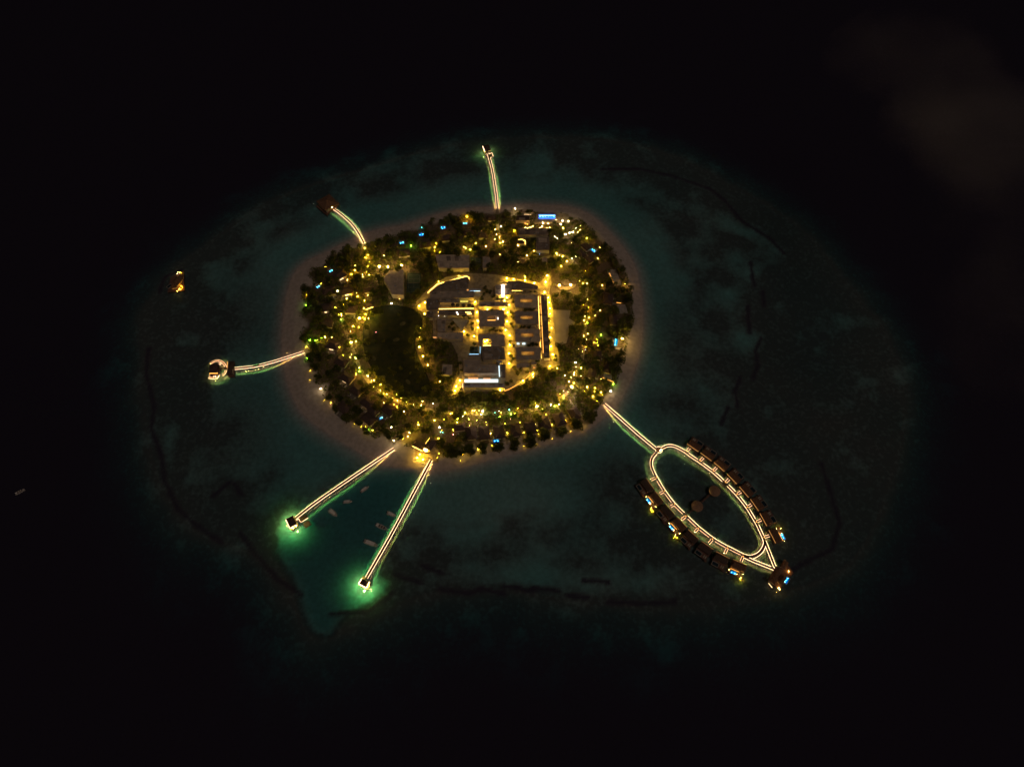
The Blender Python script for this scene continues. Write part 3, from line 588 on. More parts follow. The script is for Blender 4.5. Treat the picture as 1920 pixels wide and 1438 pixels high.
for i, (a, b_) in enumerate(zip(LN[:-1], LN[1:])):
    ang = math.degrees(-2.0 + 7.0 * (i + .5) / 39) % 360
    if not (115 < ang < 160 or 15 < ang < 60 or 200 < ang < 245): mb.bar(a, b_, .22, .1)
mb.build("light_strip", E['strip'], loop, (0, 0, 0))
mb = MB(); mb.lathe([(.9, ZD + .05), (1.0, ZD + .5), (.9, ZD + .55)], 12, (1.0, -.9)); mb.build("planter", M['terr'], loop)
MB().ico((1.4, -.4, ZD + .75), .2).build("lamp_globe", E['warm_lamp'], loop); MB().ico((.5, -1.3, ZD + .75), .16).build("lamp_globe", E['warm_lamp'], loop)
for a, b_ in spR + spL:
    deck_run(loop, [a, b_], 1.3, curve=False, posts=False, name="spur_deck", lw=(.15, .13), em=('strip2', 'strip2'))
    p = at(*a, ZD + .03); MB().box((p.x, p.y, p.z), (.55, .55, .05)).build("junction_light", E['orange'], loop, loop.location)
deck_run(loop, [(1359,908),(1349.5,914)], 1.0, curve=False, posts=False, em=('', ''), name="spur_deck"); deck_run(loop, [(1332,926),(1316,941)], 1.0, curve=False, posts=False, em=('', ''), name="spur_deck"); deck_run(loop, [(1300,955),(1289,963)], 1.0, curve=False, posts=False, em=('', ''), name="spur_deck")
for px, py, lb in ((1340.6,919.6,"upper of the two round thatched roofs inside the oval loop"),(1308,948,"lower of the two round thatched roofs inside the oval loop")):
    c = at(px, py, 5); r = empty("round_pavilion", (c.x, c.y, 0), 0, lb, "pavilion", "round pavilions inside the loop")
    mb = MB().lathe([(3.95, 3.9), (4.0, 4.05), (2.6, 4.9), (1.2, 5.6), (.25, 6.0), (.02, 6.15)], 28); mb.build("roof", M['thatchp'], r, smooth=False)
    MB().lathe([(3.4, 2.6), (3.4, 2.85)], 24).build("deck", M['deck'], r)
    for k in range(8): MB().lathe([(.12, -2), (.12, 4.2)], 6, (3.2 * math.cos(k * math.pi / 4), 3.2 * math.sin(k * math.pi / 4))).build("post", M['post'], r)
# pavilions at the jetty ends
def pavilion(label, quad, zr=5.2, h=2.2, m='thatchd', strips=(), pier=(), lamps=(), wall=True, em='strip2', name="jetty_pavilion", pitched=True):
    q = [at(a, b_, zr) for a, b_ in quad]; c = sum(q, Vector()) / 4; org = Vector((c.x, c.y, 0)); r = empty(name, org, 0, label, "pavilion")
    pl = [(p.x, p.y) for p in q]; e1 = (q[1] - q[0]); e2 = (q[3] - q[0]); rot = math.atan2(e1.y, e1.x)
    L, W_ = e1.length, e2.length
    if pitched:
        o = MB().hip(L, W_, zr - .3, h, .3).build("roof", M[m], r); o.rotation_euler.z = rot
    else: MB().prism(pl, zr - .3, zr).build("roof", M[m], r, org)
    MB().prism([tuple(Vector(p) + (Vector(p) - c.xy).normalized() * .9) for p in pl], ZD - .25, ZD).build("deck", M['deck'], r, org)
    if wall: MB().prism(shrink(pl, 1.6), ZD, zr - .3).build("wall", M['wall'], r, org)
    for p in shrink(pl, .3): MB().lathe([(.16, -3.8), (.16, zr - .3)], 6, (p[0] - c.x, p[1] - c.y)).build("post", M['post'], r)
    for i, j in strips:
        a, b_ = q[i].copy(), q[j].copy(); d = (b_ - a).normalized(); n = Vector((d.y, -d.x, 0)); n = n if (a - c).dot(n) > 0 else -n
        MB().bar(a + n * .22 + Vector((0, 0, -.35)), b_ + n * .22 + Vector((0, 0, -.35)), .42, .16).build("light_strip", E[em], r, org)
    for i, u, k_ in pier:                      # hooded floods under the eaves, aimed at the water
        a, b_ = q[i], q[(i + 1) % 4]; p = a.lerp(b_, u); p = p + (p - c).normalized() * .9; z_ = zr - .5; s_ = .22 * k_
        MB().add([(p.x - s_, p.y - s_, z_), (p.x - s_, p.y + s_, z_), (p.x + s_, p.y + s_, z_), (p.x + s_, p.y - s_, z_)], [(0, 1, 2, 3)]).build("water_lamp", E['pier'], r, org)
        MB().box((p.x, p.y, z_ + .12), (.6, .6, .2)).build("lamp_hood", M['metal'], r, org)
    for px, py, rad, e in lamps:
        p = at(px, py, ZD + 1.4); MB().ico((p.x, p.y, p.z), rad).build("lamp_globe", E[e], r, org)
    return r
pavilion("dark square pavilion at the west harbour jetty tip in green glow", [(536,973.5),(549,966.6),(556,980.7),(544,989.4)], strips=((0, 3), (3, 2)), pier=((3, .5, 1),(2, .5, 1),(0, .5, 1)), lamps=((538,986,0.150,'o_lamp'),(549,990,0.180,'warm_lamp'),(555,986,0.180,'warm_lamp')))
pavilion("dark square pavilion at the east harbour jetty tip in green glow", [(679,1084.3),(691.8,1090),(686.8,1101),(672.6,1093.5)], strips=((0, 3), (3, 2), (1, 2)), pier=((3, .5, 1),(2, .5, 1),(1, .6, .9)), lamps=((692,1098,0.150,'o_lamp'),), em='strip')
pavilion("small dark pavilion at the north jetty tip", [(905.5,274),(916.5,271.5),(919.5,279.5),(909.5,284)], strips=((0, 3),), pier=((3, .5, .6),(1, .5, .5)), lamps=((919,279,0.180,'w_lamp'),(913,281,0.150,'o_lamp'),(915,279.5,0.120,'o_lamp')), em='strip')
pavilion("big dark reddish roof at the north-west jetty end", [(592,380),(617,366),(634,376),(611,396)], zr=6.5, h=3.2, m='thatch', lamps=((622.5,389,0.210,'warm_lamp'),(587,383,0.072,'w_lamp')))
pavilion("square dark roof inside the ring of lights at the west jetty", [(392.5,682.5),(408,682.5),(408,699),(392.5,699)], m='thatchd', strips=((3, 2),), em='orange')
pavilion("long narrow dark roof at the seaward end of the west jetty", [(426.5,677.5),(437,677.5),(437,702),(426.5,702)], m='thatchd', strips=((0, 3),), em='eave')
o = at(412, 692, 0); rg = empty("ring_deck", (o.x, o.y, 0), 0, "ring shaped lit deck around the square west pavilion", "deck")
def arc(cx, cy_, rx, ry, a0, a1, n=14): return [(cx + rx * math.cos(R(a)), cy_ - ry * math.sin(R(a))) for a in np.linspace(a0, a1, n)]
deck_run(rg, arc(407, 693, 17, 17, 140, 8), 1.1, curve=False, posts=False, lw=(.13, .1), em=('ring', 'ring')); deck_run(rg, arc(407, 692, 17, 14, -8, -55, 8), 1.1, curve=False, posts=False, em=('ring', 'ring'))
deck_run(rg, [(392,703),(402,702.5),(410,702)], .9, curve=False, posts=False, em=('ring', 'ring')); deck_run(rg, [(391,707.5),(400,709.5),(408,708)], .9, curve=False, posts=False, lw=(.14, .24), em=('ring', 'ring')); deck_run(rg, [(409.5,695),(410.5,705)], .9, curve=False, posts=False)
deck_run(rg, [(410,690),(409.5,685.5),(414.5,680)], .9, curve=False, posts=False); deck_run(rg, [(402.5,703),(402.5,708)], .9, curve=False, posts=False, lw=(.3, .24)); deck_run(rg, [(426,690),(409,690.5)], 1.6, curve=False, em=('', ''))
# ------------------------------------------------------------------ pools with underwater lamps
def pool(parent, org, c, L, W_, rot, z, lamps=2, lit=True, rim='terr'):
    ca, sa = math.cos(rot), math.sin(rot); g = lambda u, v, zz: (c[0] + u * ca - v * sa, c[1] + u * sa + v * ca, zz); mb = MB()
    a, b_ = L / 2, W_ / 2; d = .34
    mb.add([g(-a, -b_, z - d), g(a, -b_, z - d), g(a, b_, z - d), g(-a, b_, z - d), g(-a, -b_, z), g(a, -b_, z), g(a, b_, z), g(-a, b_, z)], [(0, 1, 2, 3), (1, 0, 4, 5), (2, 1, 5, 6), (3, 2, 6, 7), (0, 3, 7, 4)])
    mb.build("pool_basin", M['tile'] if lit else M['glassd'], parent, org)
    mb = MB()
    for (u0, v0, u1, v1) in ((-a-.3, -b_-.15, a+.3, -b_-.15), (-a-.3, b_+.15, a+.3, b_+.15)): mb.bar(g(u0, v0, z - d/2), g(u1, v1, z - d/2), .3, d + .1)
    for (u0, v0, u1, v1) in ((-a-.15, -b_, -a-.15, b_), (a+.15, -b_, a+.15, b_)): mb.bar(g(u0, v0, z - d/2), g(u1, v1, z - d/2), .3, d + .1)
    mb.build("pool_rim", M[rim], parent, org)
    mb = MB(); mb.add([g(-a, -b_, z - .03), g(a, -b_, z - .03), g(a, b_, z - .03), g(-a, b_, z - .03)], [(0, 1, 2, 3)]); mb.build("pool_water", POOLW, parent, org)
    if lit:
        for k in range(lamps):
            u = (k + .5) / lamps * 2 * a - a; p = g(u, b_ * .3, z - .16); MB().ico(p, .12).build("underwater_lamp", E['poolw'], parent, org)
POOLW = bpy.data.materials.new("pool_water"); POOLW.use_nodes = True; t = POOLW.node_tree; t.nodes.remove(t.nodes["Principled BSDF"])
a_, b2, c2, d2 = (t.nodes.new(n) for n in ("ShaderNodeBsdfTransparent", "ShaderNodeBsdfGlossy", "ShaderNodeValue", "ShaderNodeMixShader")); a_.inputs[0].default_value = (.8, .97, 1, 1); b2.inputs["Roughness"].default_value = .05; 
t.links.new(schlick(t), d2.inputs[0]); t.links.new(a_.outputs[0], d2.inputs[1]); t.links.new(b2.outputs[0], d2.inputs[2]); t.links.new(d2.outputs[0], t.nodes["Material Output"].inputs[0])
# ------------------------------------------------------------------ water villas
def water_villa(kind):
    r = empty("water_villa", (0, 0, 0)); o3 = (0, 0, 0); z = 2.6
    MB().prism([(-4.7, -2.9), (4.7, -2.9), (4.7, 2.9), (-4.7, 2.9)], z - .25, z).build("floor_deck", M['deck'], r)
    MB().box((0, 0, z + 1.1), (8.2, 3.9, 2.2)).build("wall", M['wall'], r)
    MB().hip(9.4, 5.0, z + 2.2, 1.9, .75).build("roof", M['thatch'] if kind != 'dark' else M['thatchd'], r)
    MB().box((0, 4.6, z - .2), (8.8, 3.4, .2)).build("terrace", M['deck'], r)
    MB().bar((-4.7, -2.56, z + 2.35), (4.7, -2.56, z + 2.35), .12, .1).build("eave_light", E['eave'], r)
    for u in (-4.4, 0, 4.4):
        for v in (-2.4, 2.2, 5.9): MB().lathe([(.15, -3), (.15, z - .3)], 6, (u, v)).build("post", M['post'], r)
    pool(r, o3, (1.8, 4.8), 4.0, 2.3, 0, z + .28, 2, kind == 'lit')
    MB().box((-2.2, 4.4, z + .25), (.7, 1.9, .12)).build("sun_bed", M['canvas'], r); MB().box((-3.4, 4.4, z + .25), (.7, 1.9, .12)).build("sun_bed", M['canvas'], r)
    MB().box((-4.5, 5.9, z - .9), (1.6, 1.8, .12)).build("swim_platform", M['deck'], r)
    if kind == 'lit':
        for u, v in ((-4.4, 3.6), (-.6, 5.2), (-3.6, 6.4), (4.9, 4.2)): MB().ico((u, v, z + .5), .09).build("lamp_globe", E['warm_lamp'], r)
        MB().bar((-1.5, 3.4, z + 1.0), (4.4, 3.4, z + 1.0), .14, .14).build("light_strip", E['orange'], r)
        MB().ico((-5.2, 6.2, .9), .13).build("water_lamp", E['y_lamp'], r); MB().ico((-3.8, 6.8, .9), .12).build("water_lamp", E['y_lamp'], r)
    return reg(r)
wv = {k: water_villa(k) for k in ('plain', 'dark', 'lit')}
wR = [(1303,834),(1328,851),(1353,870),(1377.5,893),(1400.5,918),(1421,943),(1438,971),(1455,1003)]
wL = [(1213.5,909),(1231,933),(1252,958),(1274,982),(1296,1005.5),(1323,1027),(1353,1046),(1386,1060)]
for side, lst, sps in (("outer", wR, spR), ("inner", wL, spL)):
    for k, c in enumerate(lst):
        lit = (side == "outer" and k == 7) or (side == "inner" and k in (1, 3, 7))
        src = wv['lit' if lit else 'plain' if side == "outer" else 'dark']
        i0, i1 = max(k - 1, 0), min(k + 1, 7); a, b_ = at(*lst[i0], 5), at(*lst[i1], 5); d = b_ - a
        rot = math.atan2(d.y, d.x)
        if side == "inner": rot += math.pi
        p = at(*c, 5.5); v = copy_tree(src); v.location = (p.x, p.y, 0); v.rotation_euler.z = rot
        row = "north-east" if side == "outer" else "south-west"
        v["label"] = f"{ORD[k]} water villa from the round junction along the loop's {row} row" + (", its pool glowing blue" if lit else ""); v["category"] = "villa"; v["group"] = f"water villas along the {row} side of the loop"
for v in wv.values(): 
    for k_ in list(KIDS[v.name]): bpy.data.objects.remove(k_)
    bpy.data.objects.remove(v)
def residence(label, blocks, pl, deck, name="water_residence", lamps=(), strips=(), m='thatchd'):
    c = at(*blocks[0][0], 0); org = (c.x, c.y, 0); r = empty(name, org, 0, label, "villa")
    q = [at(a, b_, 2.6) for a, b_ in deck]; MB().prism([(p.x, p.y) for p in q], 2.35, 2.6).build("floor_deck", M['deck'], r, org)
    for (px, py), L, W_, rot in blocks:
        p = at(px, py, 5); o = MB().hip(L, W_, 4.8, 2.2, .5).build("roof", M[m], r); o.location = (p.x - c.x, p.y - c.y, 0); o.rotation_euler.z = rot
        MB().box((p.x, p.y, 3.7), (L - 1.2, W_ - 1.2, 2.19), rot).build("wall", M['wall'], r, org)
    if pl: (px, py), L, W_, rot, lit = pl; p = at(px, py, 2.6); pool(r, org, (p.x, p.y), L, W_, rot, 3.0, 3, lit)
    for px, py, rad, e in lamps: p = at(px, py, 3.2); MB().ico((p.x, p.y, 3.2), rad).build("lamp_globe", E[e], r, org)
    for pl_, e, w in strips:
        L = [at(a, b_, 2.4) for a, b_ in pl_]; mb = MB()
        for a, b_ in zip(L[:-1], L[1:]): mb.bar(a, b_, w, w)
        mb.build("light_strip", E[e], r, org)
    for p in q: MB().lathe([(.15, -3), (.15, 2.34)], 6, (p.x - c.x, p.y - c.y)).build("post", M['post'], r)
    return r
residence("large dark water residence with a blue pool at the loop's far tip", [((1456,1074),8.5,4.6,R(52)),((1450,1086),5,5,R(52)),((1471,1058),5.5,3.4,R(52)),((1466,1086),6,4,R(52))], ((1475,1088),4.6,2.2,R(48),True), [(1441,1090),(1472,1052),(1488,1074),(1462,1104)],
          lamps=((1466,1091.5,0.132,'o_lamp'),(1459,1102,0.120,'warm_lamp'),(1462,1105,0.120,'warm_lamp'),(1479,1071,0.144,'warm_lamp'),(1461,1101,0.090,'warm_lamp')), strips=((((1441,1093),(1448,1101.5)),'win',.3),), m='thatch')
residence("lone dark villa on the western reef edge with a few warm lamps", [((332,527),8,6,R(70)),((326,536),5,4,R(20)),((338,520),5,4,R(70))], ((318,537),4,2.2,R(50),False), [(320,520),(344,508),(346,545),(314,548)],
          lamps=((333.5,510,0.096,'warm_lamp'),(336,511.5,0.096,'w_lamp'),(338.5,512,0.096,'y_lamp'),(332.5,513.5,0.084,'w_lamp'),(339.5,536,0.132,'y_lamp'),(337,541,0.150,'o_lamp'),(338,543,0.150,'o_lamp'),(335,543,0.096,'warm_lamp'),(332.5,546.5,0.096,'warm_lamp'),(342,539,0.096,'o_lamp')), m='thatch')
# ------------------------------------------------------------------ boats
def boat(label, c, bow, L, Wd, style):
    a, b_ = at(*c, .5), at(*bow, .5); rot = math.atan2(b_.y - a.y, b_.x - a.x); r = empty("boat", (a.x, a.y, 0), rot, label, "boat", "boats moored in the harbour" if c[0] > 100 else None)
    st = [(-1, .8, .0), (-.6, .98, 0), (0, 1, 0), (.45, .85, .05), (.8, .45, .14), (1, .02, .25)]; mb = MB(); v = []
    for u, w, s_ in st: v += [(u*L/2, w*Wd/2, .85 + s_), (u*L/2, -w*Wd/2, .85 + s_), (u*L/2 * .94, -w*Wd/3, -.35), (u*L/2 * .94, w*Wd/3, -.35)]
    f = []
    for i in range(5):
        p, q = 4*i, 4*i+4; f += [(p, q, q+3, p+3), (p+1, p+2, q+2, q+1), (p+3, q+3, q+2, p+2)]
    f += [(0, 3, 2, 1), (20, 21, 22, 23)]; mb.add(v, f); mb.build("hull", M['hull'], r)
    mb = MB(); v = []
    for u, w, s_ in st: v += [(u*L/2 * .96, w*Wd/2 * .88, .72 + s_), (u*L/2 * .96, -w*Wd/2 * .88, .72 + s_)]
    mb.add(v, [(2*i, 2*i+1, 2*i+3, 2*i+2) for i in range(5)]); mb.build("boat_deck", M['hull2'], r)
    mb = MB(); 
    for sgn in (1, -1):
        for i in range(5): mb.bar((st[i][0]*L/2, sgn*st[i][1]*Wd/2*.95, .9+st[i][2]), (st[i+1][0]*L/2, sgn*st[i+1][1]*Wd/2*.95, .9+st[i+1][2]), .16, .12)
    mb.build("gunwale", M['hull'], r)
    if style == 'cabin':
        MB().prism([(-.15*L, -.32*Wd), (.2*L, -.26*Wd), (.28*L, 0), (.2*L, .26*Wd), (-.15*L, .32*Wd)], .75, 1.7).build("cabin", M['hull'], r)
        MB().box((-.16*L, 0, 2.0), (.34*L, .7*Wd, .1)).build("canopy", M['hull'], r); MB().box((.22*L, 0, 1.45), (.06*L, .42*Wd, .3)).build("windscreen", M['glassd'], r)
    elif style == 'canopy':
        MB().box((-.05*L, 0, 2.2), (.6*L, .78*Wd, .1)).build("canopy", M['hull'], r)
        for u in (-.3, .2):
            for w in (-.3, .3): MB().lathe([(.05, .75), (.05, 2.15)], 6, (u*L, w*Wd)).build("canopy_post", M['metal'], r)
        for k in range(4): MB().box((-.25*L + k*.16*L, 0, .98), (.05*L, .6*Wd, .2)).build("bench", M['canvas'], r)
    elif style == 'open':
        for k in range(3): MB().box((-.2*L + k*.2*L, 0, .98), (.07*L, .7*Wd, .2)).build("bench", M['glassd'], r)
        MB().box((-.36*L, 0, 1.1), (.16*L, .6*Wd, .5)).build("console", M['hull'], r)
    MB().box((-.52*L, 0, .5), (.5, .45, .9)).build("outboard_motor", M['glassd'], r)
boat("slim pale boat highest in the harbour, by the west jetty", (684,917.5), (691,912.5), 6.4, 2.0, 'canopy')
boat("small pale flat boat between the slim boat and the broad one", (652,941), (660,940.3), 6.2, 1.9, 'canopy')
boat("broad pale boat moored in the west half of the harbour", (624.5,961.5), (631.5,967.5), 8.0, 3.0, 'cabin')
boat("short pale cabin boat beside the east harbour jetty, uppermost there", (734.5,964.5), (743,968), 7.2, 2.5, 'cabin')
boat("pale open boat with a dark cockpit beside the east harbour jetty", (716,988), (726,992.5), 9.0, 2.7, 'open')
boat("long pale launch lowest in the harbour beside the east jetty", (696,1019), (709,1024), 10.4, 3.0, 'canopy')
o = boat("faint pale boat alone on the open sea far west of the reef", (38,922), (46,918), 6.5, 1.9, 'open')
# ------------------------------------------------------------------ lamps
LAMPS = []
def lamp_proto(name, em, r, h):
    root = empty(name, (0, 0, 0)); MB().lathe([(.16, 0), (.16, .12), (.05, .2), (.04, h)], 6).build("lamp_post", M['metal'], root)
    MB().ico((0, 0, h + r), r).build("lamp_globe", E[em], root); MB().lathe([(r * .6, h + 2 * r), (.03, h + 2 * r + .12)], 6).build("lamp_cap", M['metal'], root)
    return reg(root)
PR = {'s': ('garden_lamp', 'warm_lamp', .19, 1.8, "small warm"), 'y': ('garden_lamp', 'y_lamp', .2, 1.8, "small yellow"), 'o': ('garden_lamp', 'o_lamp', .2, 1.8, "small orange"), 'w': ('garden_lamp', 'w_lamp', .17, 1.8, "small white"),
      'g': ('garden_lamp', 'g_lamp', .28, 1.2, "small green"), 'c': ('garden_lamp', 'c_lamp', .25, 1.2, "small cyan"), 'p': ('garden_lamp', 'p_lamp', .2, 1.2, "small pink"), 'b': ('garden_lamp', 'b_lamp', .25, 1.2, "small blue"),
      'T': ('tree_lamp', 'tree_lamp', .15, 2.6, "golden"), 'e': ('garden_lamp', 'dim_lamp', .2, 1.5, "dim small"), 'P': ('plaza_lamp', 'plaza', .27, 1.9, "bright golden"), 'F': ('flood_lamp', 'flood', .42, 7.5, "very bright warm"), 'V': ('flood_lamp', 'floodw', .45, 7.5, "very bright white"), 'B': ('beach_lamp', 'w_lamp', .36, 3.6, "bright white")}
PROTO = {k: lamp_proto(v[0], v[1], v[2], v[3]) for k, v in PR.items()}
NSM = 0
def lamp(px, py, k):
    global NSM
    h = PR[k][3] + PR[k][2] + G; p = at(px, py, h)
    if k.islower():
        NSM += 1
        if NSM > 299: return
        q_ = np.array([[p.x, p.y]])
        if k in 'syo' and (py > 783 or (px < 655 and py > 555) or py < 430 and px < 900) and random.random() < .75: k = 'e'
        if k in 'syow' and (not inside(q_, veg)[0] or dist_poly(q_, veg)[0] < 4.5): k = 'e'
    o = copy_tree(PROTO[k]); o.location = (p.x, p.y, G); sc_ = random.choice((.5, .6, .75, .9, 1.1, 1.5)) if k.islower() else random.uniform(.8, 1.15); o.scale = (sc_,) * 3; tag(o, None, "lamp", {'garden_lamp': "small garden lamps", 'plaza_lamp': "lamps along the paved lanes", 'flood_lamp': "tall flood lamps", 'beach_lamp': "tall beach lamps", 'tree_lamp': "lamps shining up into the trees"}[PR[k][0]])
    queue(o, {'garden_lamp': "garden lamp", 'plaza_lamp': "lane lamp", 'flood_lamp': "flood lamp", 'beach_lamp': "beach lamp", 'tree_lamp': "tree lamp"}[PR[k][0]], PR[k][4]); LAMPS.append((p.x, p.y, h, k))
LP = {
'T': "684,466 690,478 693,492 686,505 692,515 672,590 682,578 691,597 700,588 684,564 870,462 882,469 892,455 925,430 931,445 938,456 1056,428 1088,430 1100,446 1001,471 1044,475 1055,481 1063,490 1052,499 1095,600 1101,560 1090,690 1077,698 1086,718 1101,726 1116,727 1127,735 1112,742 691,700 701,713 713,731 725,739 737,747 761,754 790,759 801,771 785,796 775,807 765,818 815,788 845,776 857,791 872,773 890,770 815,463 804,470 610,632 595,637 1047,753 1017,766 905,775 650,560 640,590 662,612 668,640 822,527 860,517 1045,690 1000,706 985,520",
'F': "711,499 728,500.5 753,495 1049,533.4 1070,535.6 658,640.7 674,597 1167,633 1007,762.7",
'V': "1072,726 905,771",
'B': "633,546 939,423 1018,417 1072,484.5 1033,759 812,755.6 824,800 738.5,826.6 601,728.5 1145,733.6 734,569 1080,428 1074,436 1068,436 1060,440 1055,414 1066,414 1051.5,420 1079,680 966,392",
'P': "786,632 786,650 793,668 802,684 824,715 788,616 786,573 797,567 796,588 855,724 853,733 862,713 891,566 894,585 895.5,602 896,614 889,630 954.6,571 952,586 951,603 955.6,629 955.6,646 954.6,662 954.6,681 870,621 914,580 944,580 948,619 1028,558 1030,567 1031,578 1031,588 1031,602 1034,614 1032,632 1033,649 1036,665 1031,686 950,522 963,523 985,526 1002,531 1026,517 1023,529 1021,548 981,714 999,701 938,731 941,560 950,558 946,563 909,640 913,638 795,842 787,851 782,858 793,861 800,845",
's': "759,470 797,455 836,442 757,479 770,489 813,499 720,479 665,498 637,515.5 642,519 651,524 680,515.5 617,544 648,548 668,548 714,536 689,553 635,590 615,603 657,620 686,616 609,631 621,631 749,559 929,432 931,440 937,444 928,449 943,455 911,462 873,465 977,439 971,461 988,481 971,491 937,476 1043,411 1088,422.6 1083,434 1054,446 1028,420 1071,454 1121,484 1130,483 1117,456 1125,463 1097,459 1115,509 1087,526 1101,531.5 1129.5,535 1172,533 1094,548 1102,560 1096,592.5 1097.5,605 1102,626 1094,630 1099.5,637 624,652 636,651 643,665 659,664 667,671.6 642,675.4 632.7,681.6 674,690 667,702 646,709 690,706 701,725 672,725 666,732 709,744 691,754 753,745 719,754 733,766.5 775,758 792,751 790,762 654,771 768,812 755,822 832,785 858,786 620,755 1081,687.6 1076,701.7 1070,708 1101,737 1126.7,710 1131,693 1092,657.6 1057,731.7 1040,745 1087,779 1030,791 1035,797 1003,796 1008,806 947,794 951,812 982,811 920,813 915,805 912,795 868,853 922,834 888,815 879,786 1070,807 819,856 823,849 1116,590 1126,581",
'y': "685,468 686,485 692,489 683,478 690,498 686,508 666,508 659,515.5 671,557 667,563 643,571 629,576 614,576 648,604 684,599 680,594 686,590 612,607 574,552 601,531 610,499 802,475 815,469 825,471 876,408 1094,571 1103,578 1104,597 1119,635 1098,508 1095,630 686,699 709,722 714,722 719,737 743,739 764,751 726,761 744,762 784,791 796,777 772,802 828,806 822,822 858,822 862,828 848,774 850,806 665,794 677,798 685,798 607,749 581,694 580,711 1076,718 1095,733 1115,733 1120,750 1130,739 1100,648 1121,647 1045,760 1050,738 1056,742 1024,776 1060,787 1091,798 1010,812 1007,830 982,835 1036,821 934,821 896,843 911,790 880,797 975,791 886,771 893,772 898,770 1093,533 1123,528",
'o': "1108,500 1089,475 1093,479 663,706 636,519 668,701 667,733 733,769 739,758 575,651 696,714 1079,770 1017,769",
'g': "574,572 632,679 674,697 581,638 592,639 603,633 575,671 1127,628 1120,642 1150,720 691,804 1057,746 1040,762 937,781 958,777 1101,604",
'w': "885,487 1040,444 1045,447 654,676 1085,654 1059,704 1092,798 868,779 902,776 936,770 699,807 734,802 863,862",
'c': "791,427 696,712 830,810 928,773 955,769 826,810",
'p': "904,432 837,767 957,785 620,757 850,815 990,776 640,593 705,623", 'b': "1012,476 1049,478 1098,655"}
for k, s_ in LP.items():
    for pr in s_.split(): lamp(*map(float, pr.split(',')), k)
for k in range(10): lamp(985 + k * 4.6 + (4 if k > 4 else 0), 426 + .05 * k, 's')   # row of lamps in front of the low roof
RINGB = [(932,420),(960,455),(1010,470),(1075,475),(1095,520),(1103,575),(1098,625),(1088,680),(1075,720),(1035,745),(985,772),(930,778),(870,778),(830,780),(795,768),(750,752),(715,730),(685,705),(668,670),(655,640),(655,600),(660,570),(670,540),(685,500),(760,472),(830,462),(880,455)]
rb = smooth_closed(RINGB, 3); tries = 0
while NSM < 299 and tries < 500:
    tries += 1; q = random.choice(rb); lamp(q[0] + random.gauss(0, 11), q[1] + random.gauss(0, 7), random.choices('syogwp', (5, 5, 2, 1, 1, .5))[0])
for v in PROTO.values():
    for k_ in KIDS[v.name]: bpy.data.objects.remove(k_)
    bpy.data.objects.remove(v)
# ------------------------------------------------------------------ island pools and villas
def villa_pool(label, px, py, L, W_, rot, lamps=2):
    z = G + .42; p = at(px, py, z); r = empty("swimming_pool", (p.x, p.y, G), 0, label, "pool"); o3 = (p.x, p.y, G)
    MB().box((p.x, p.y, G + .09), (L + 3.4, W_ + 2.6, .1), rot).build("pool_terrace", M['terr'], r, o3) if False else None
    pool(r, o3, (p.x, p.y), L, W_, rot, z, lamps)
    ca, sa = math.cos(rot), math.sin(rot); NOGO.append(np.array([(p.x + u * ca - v * sa, p.y - 2 + u * sa + v * ca) for u, v in ((-L/2-1, -W_/2-2.4), (L/2+1, -W_/2-2.4), (L/2+1, W_/2+2), (-L/2-1, W_/2+2))]))
    q = (p.x - sa * (W_ / 2 + 1.1), p.y + ca * (W_ / 2 + 1.1)); MB().box((q[0], q[1], G + .2), (L + 1, 1.5, .3), rot).build("sun_deck", M['terr'], r, o3)
ground_pools = [("small blue pool west shore, upper of two",620.5,508,3.4,2.2,R(45)),("small blue pool west shore, lower of two",597,537.5,3.4,2.4,R(50)),("westernmost bright blue pool on the north shore",753.4,455.8,4.0,2.2,R(8)),("second blue pool from the west on the north shore",790.4,440.4,4.0,2.6,R(5)),
 ("third blue pool from the west on the north shore",831,427,4.0,2.4,R(8)),("fourth blue pool from the west on the north shore",872,419.4,4.2,2.2,R(5)),("long tilted blue pool on the north-east shore",1110.5,468.5,5.8,2.3,R(-42)),("upright rectangular blue pool on the east shore",1155,641.5,6.6,2.6,R(80)),
 ("square blue pool among the south beach villas",930.4,827.5,4.2,3.0,R(3)),("deep blue tiny pool behind the south-west beach",715,783.5,2.8,1.7,R(25))]
for a in ground_pools: villa_pool(*a, lamps=3 if a[3] > 5 else 2)
# the blue lit beach pool
p = at(1025.5, 406, G + .7); bpz = G + .7; r = empty("beach_pool", (p.x, p.y, G), 0, "long glowing blue and white infinity pool on the north beach", "pool"); o3 = (p.x, p.y, G); wL_ = (at(1041, 406, bpz) - at(1010, 406, bpz)).length
pool(r, o3, (p.x, p.y), wL_, 2.4, 0, bpz, 6)
MB().bar((p.x - wL_/2, p.y - 1.75, G + .5), (p.x + wL_/2, p.y - 1.75, G + .5), .3, .4).build("blue_light", E['blue'], r, o3); MB().bar((p.x - wL_/2, p.y + 1.75, G + .5), (p.x + wL_/2, p.y + 1.75, G + .5), .3, .4).build("blue_light", E['blue'], r, o3)
MB().bar((p.x - wL_/2 + .5, p.y + 1.0, bpz - .05), (p.x + wL_/2, p.y + 1.0, bpz - .05), .5, .06).build("white_light", E['bluew'], r, o3)
for k in range(9): MB().box((p.x - wL_/2 + 1.5 + k * 1.25, p.y - .8, bpz + .2), (.6, 1.0, .2)).build("pool_lounger", M['white'], r, o3)
NOGO.append(np.array([(p.x - wL_/2 - 2, p.y - 9), (p.x + wL_/2 + 1, p.y - 9), (p.x + wL_/2 + 1, p.y + 4), (p.x - wL_/2 - 2, p.y + 4)]))
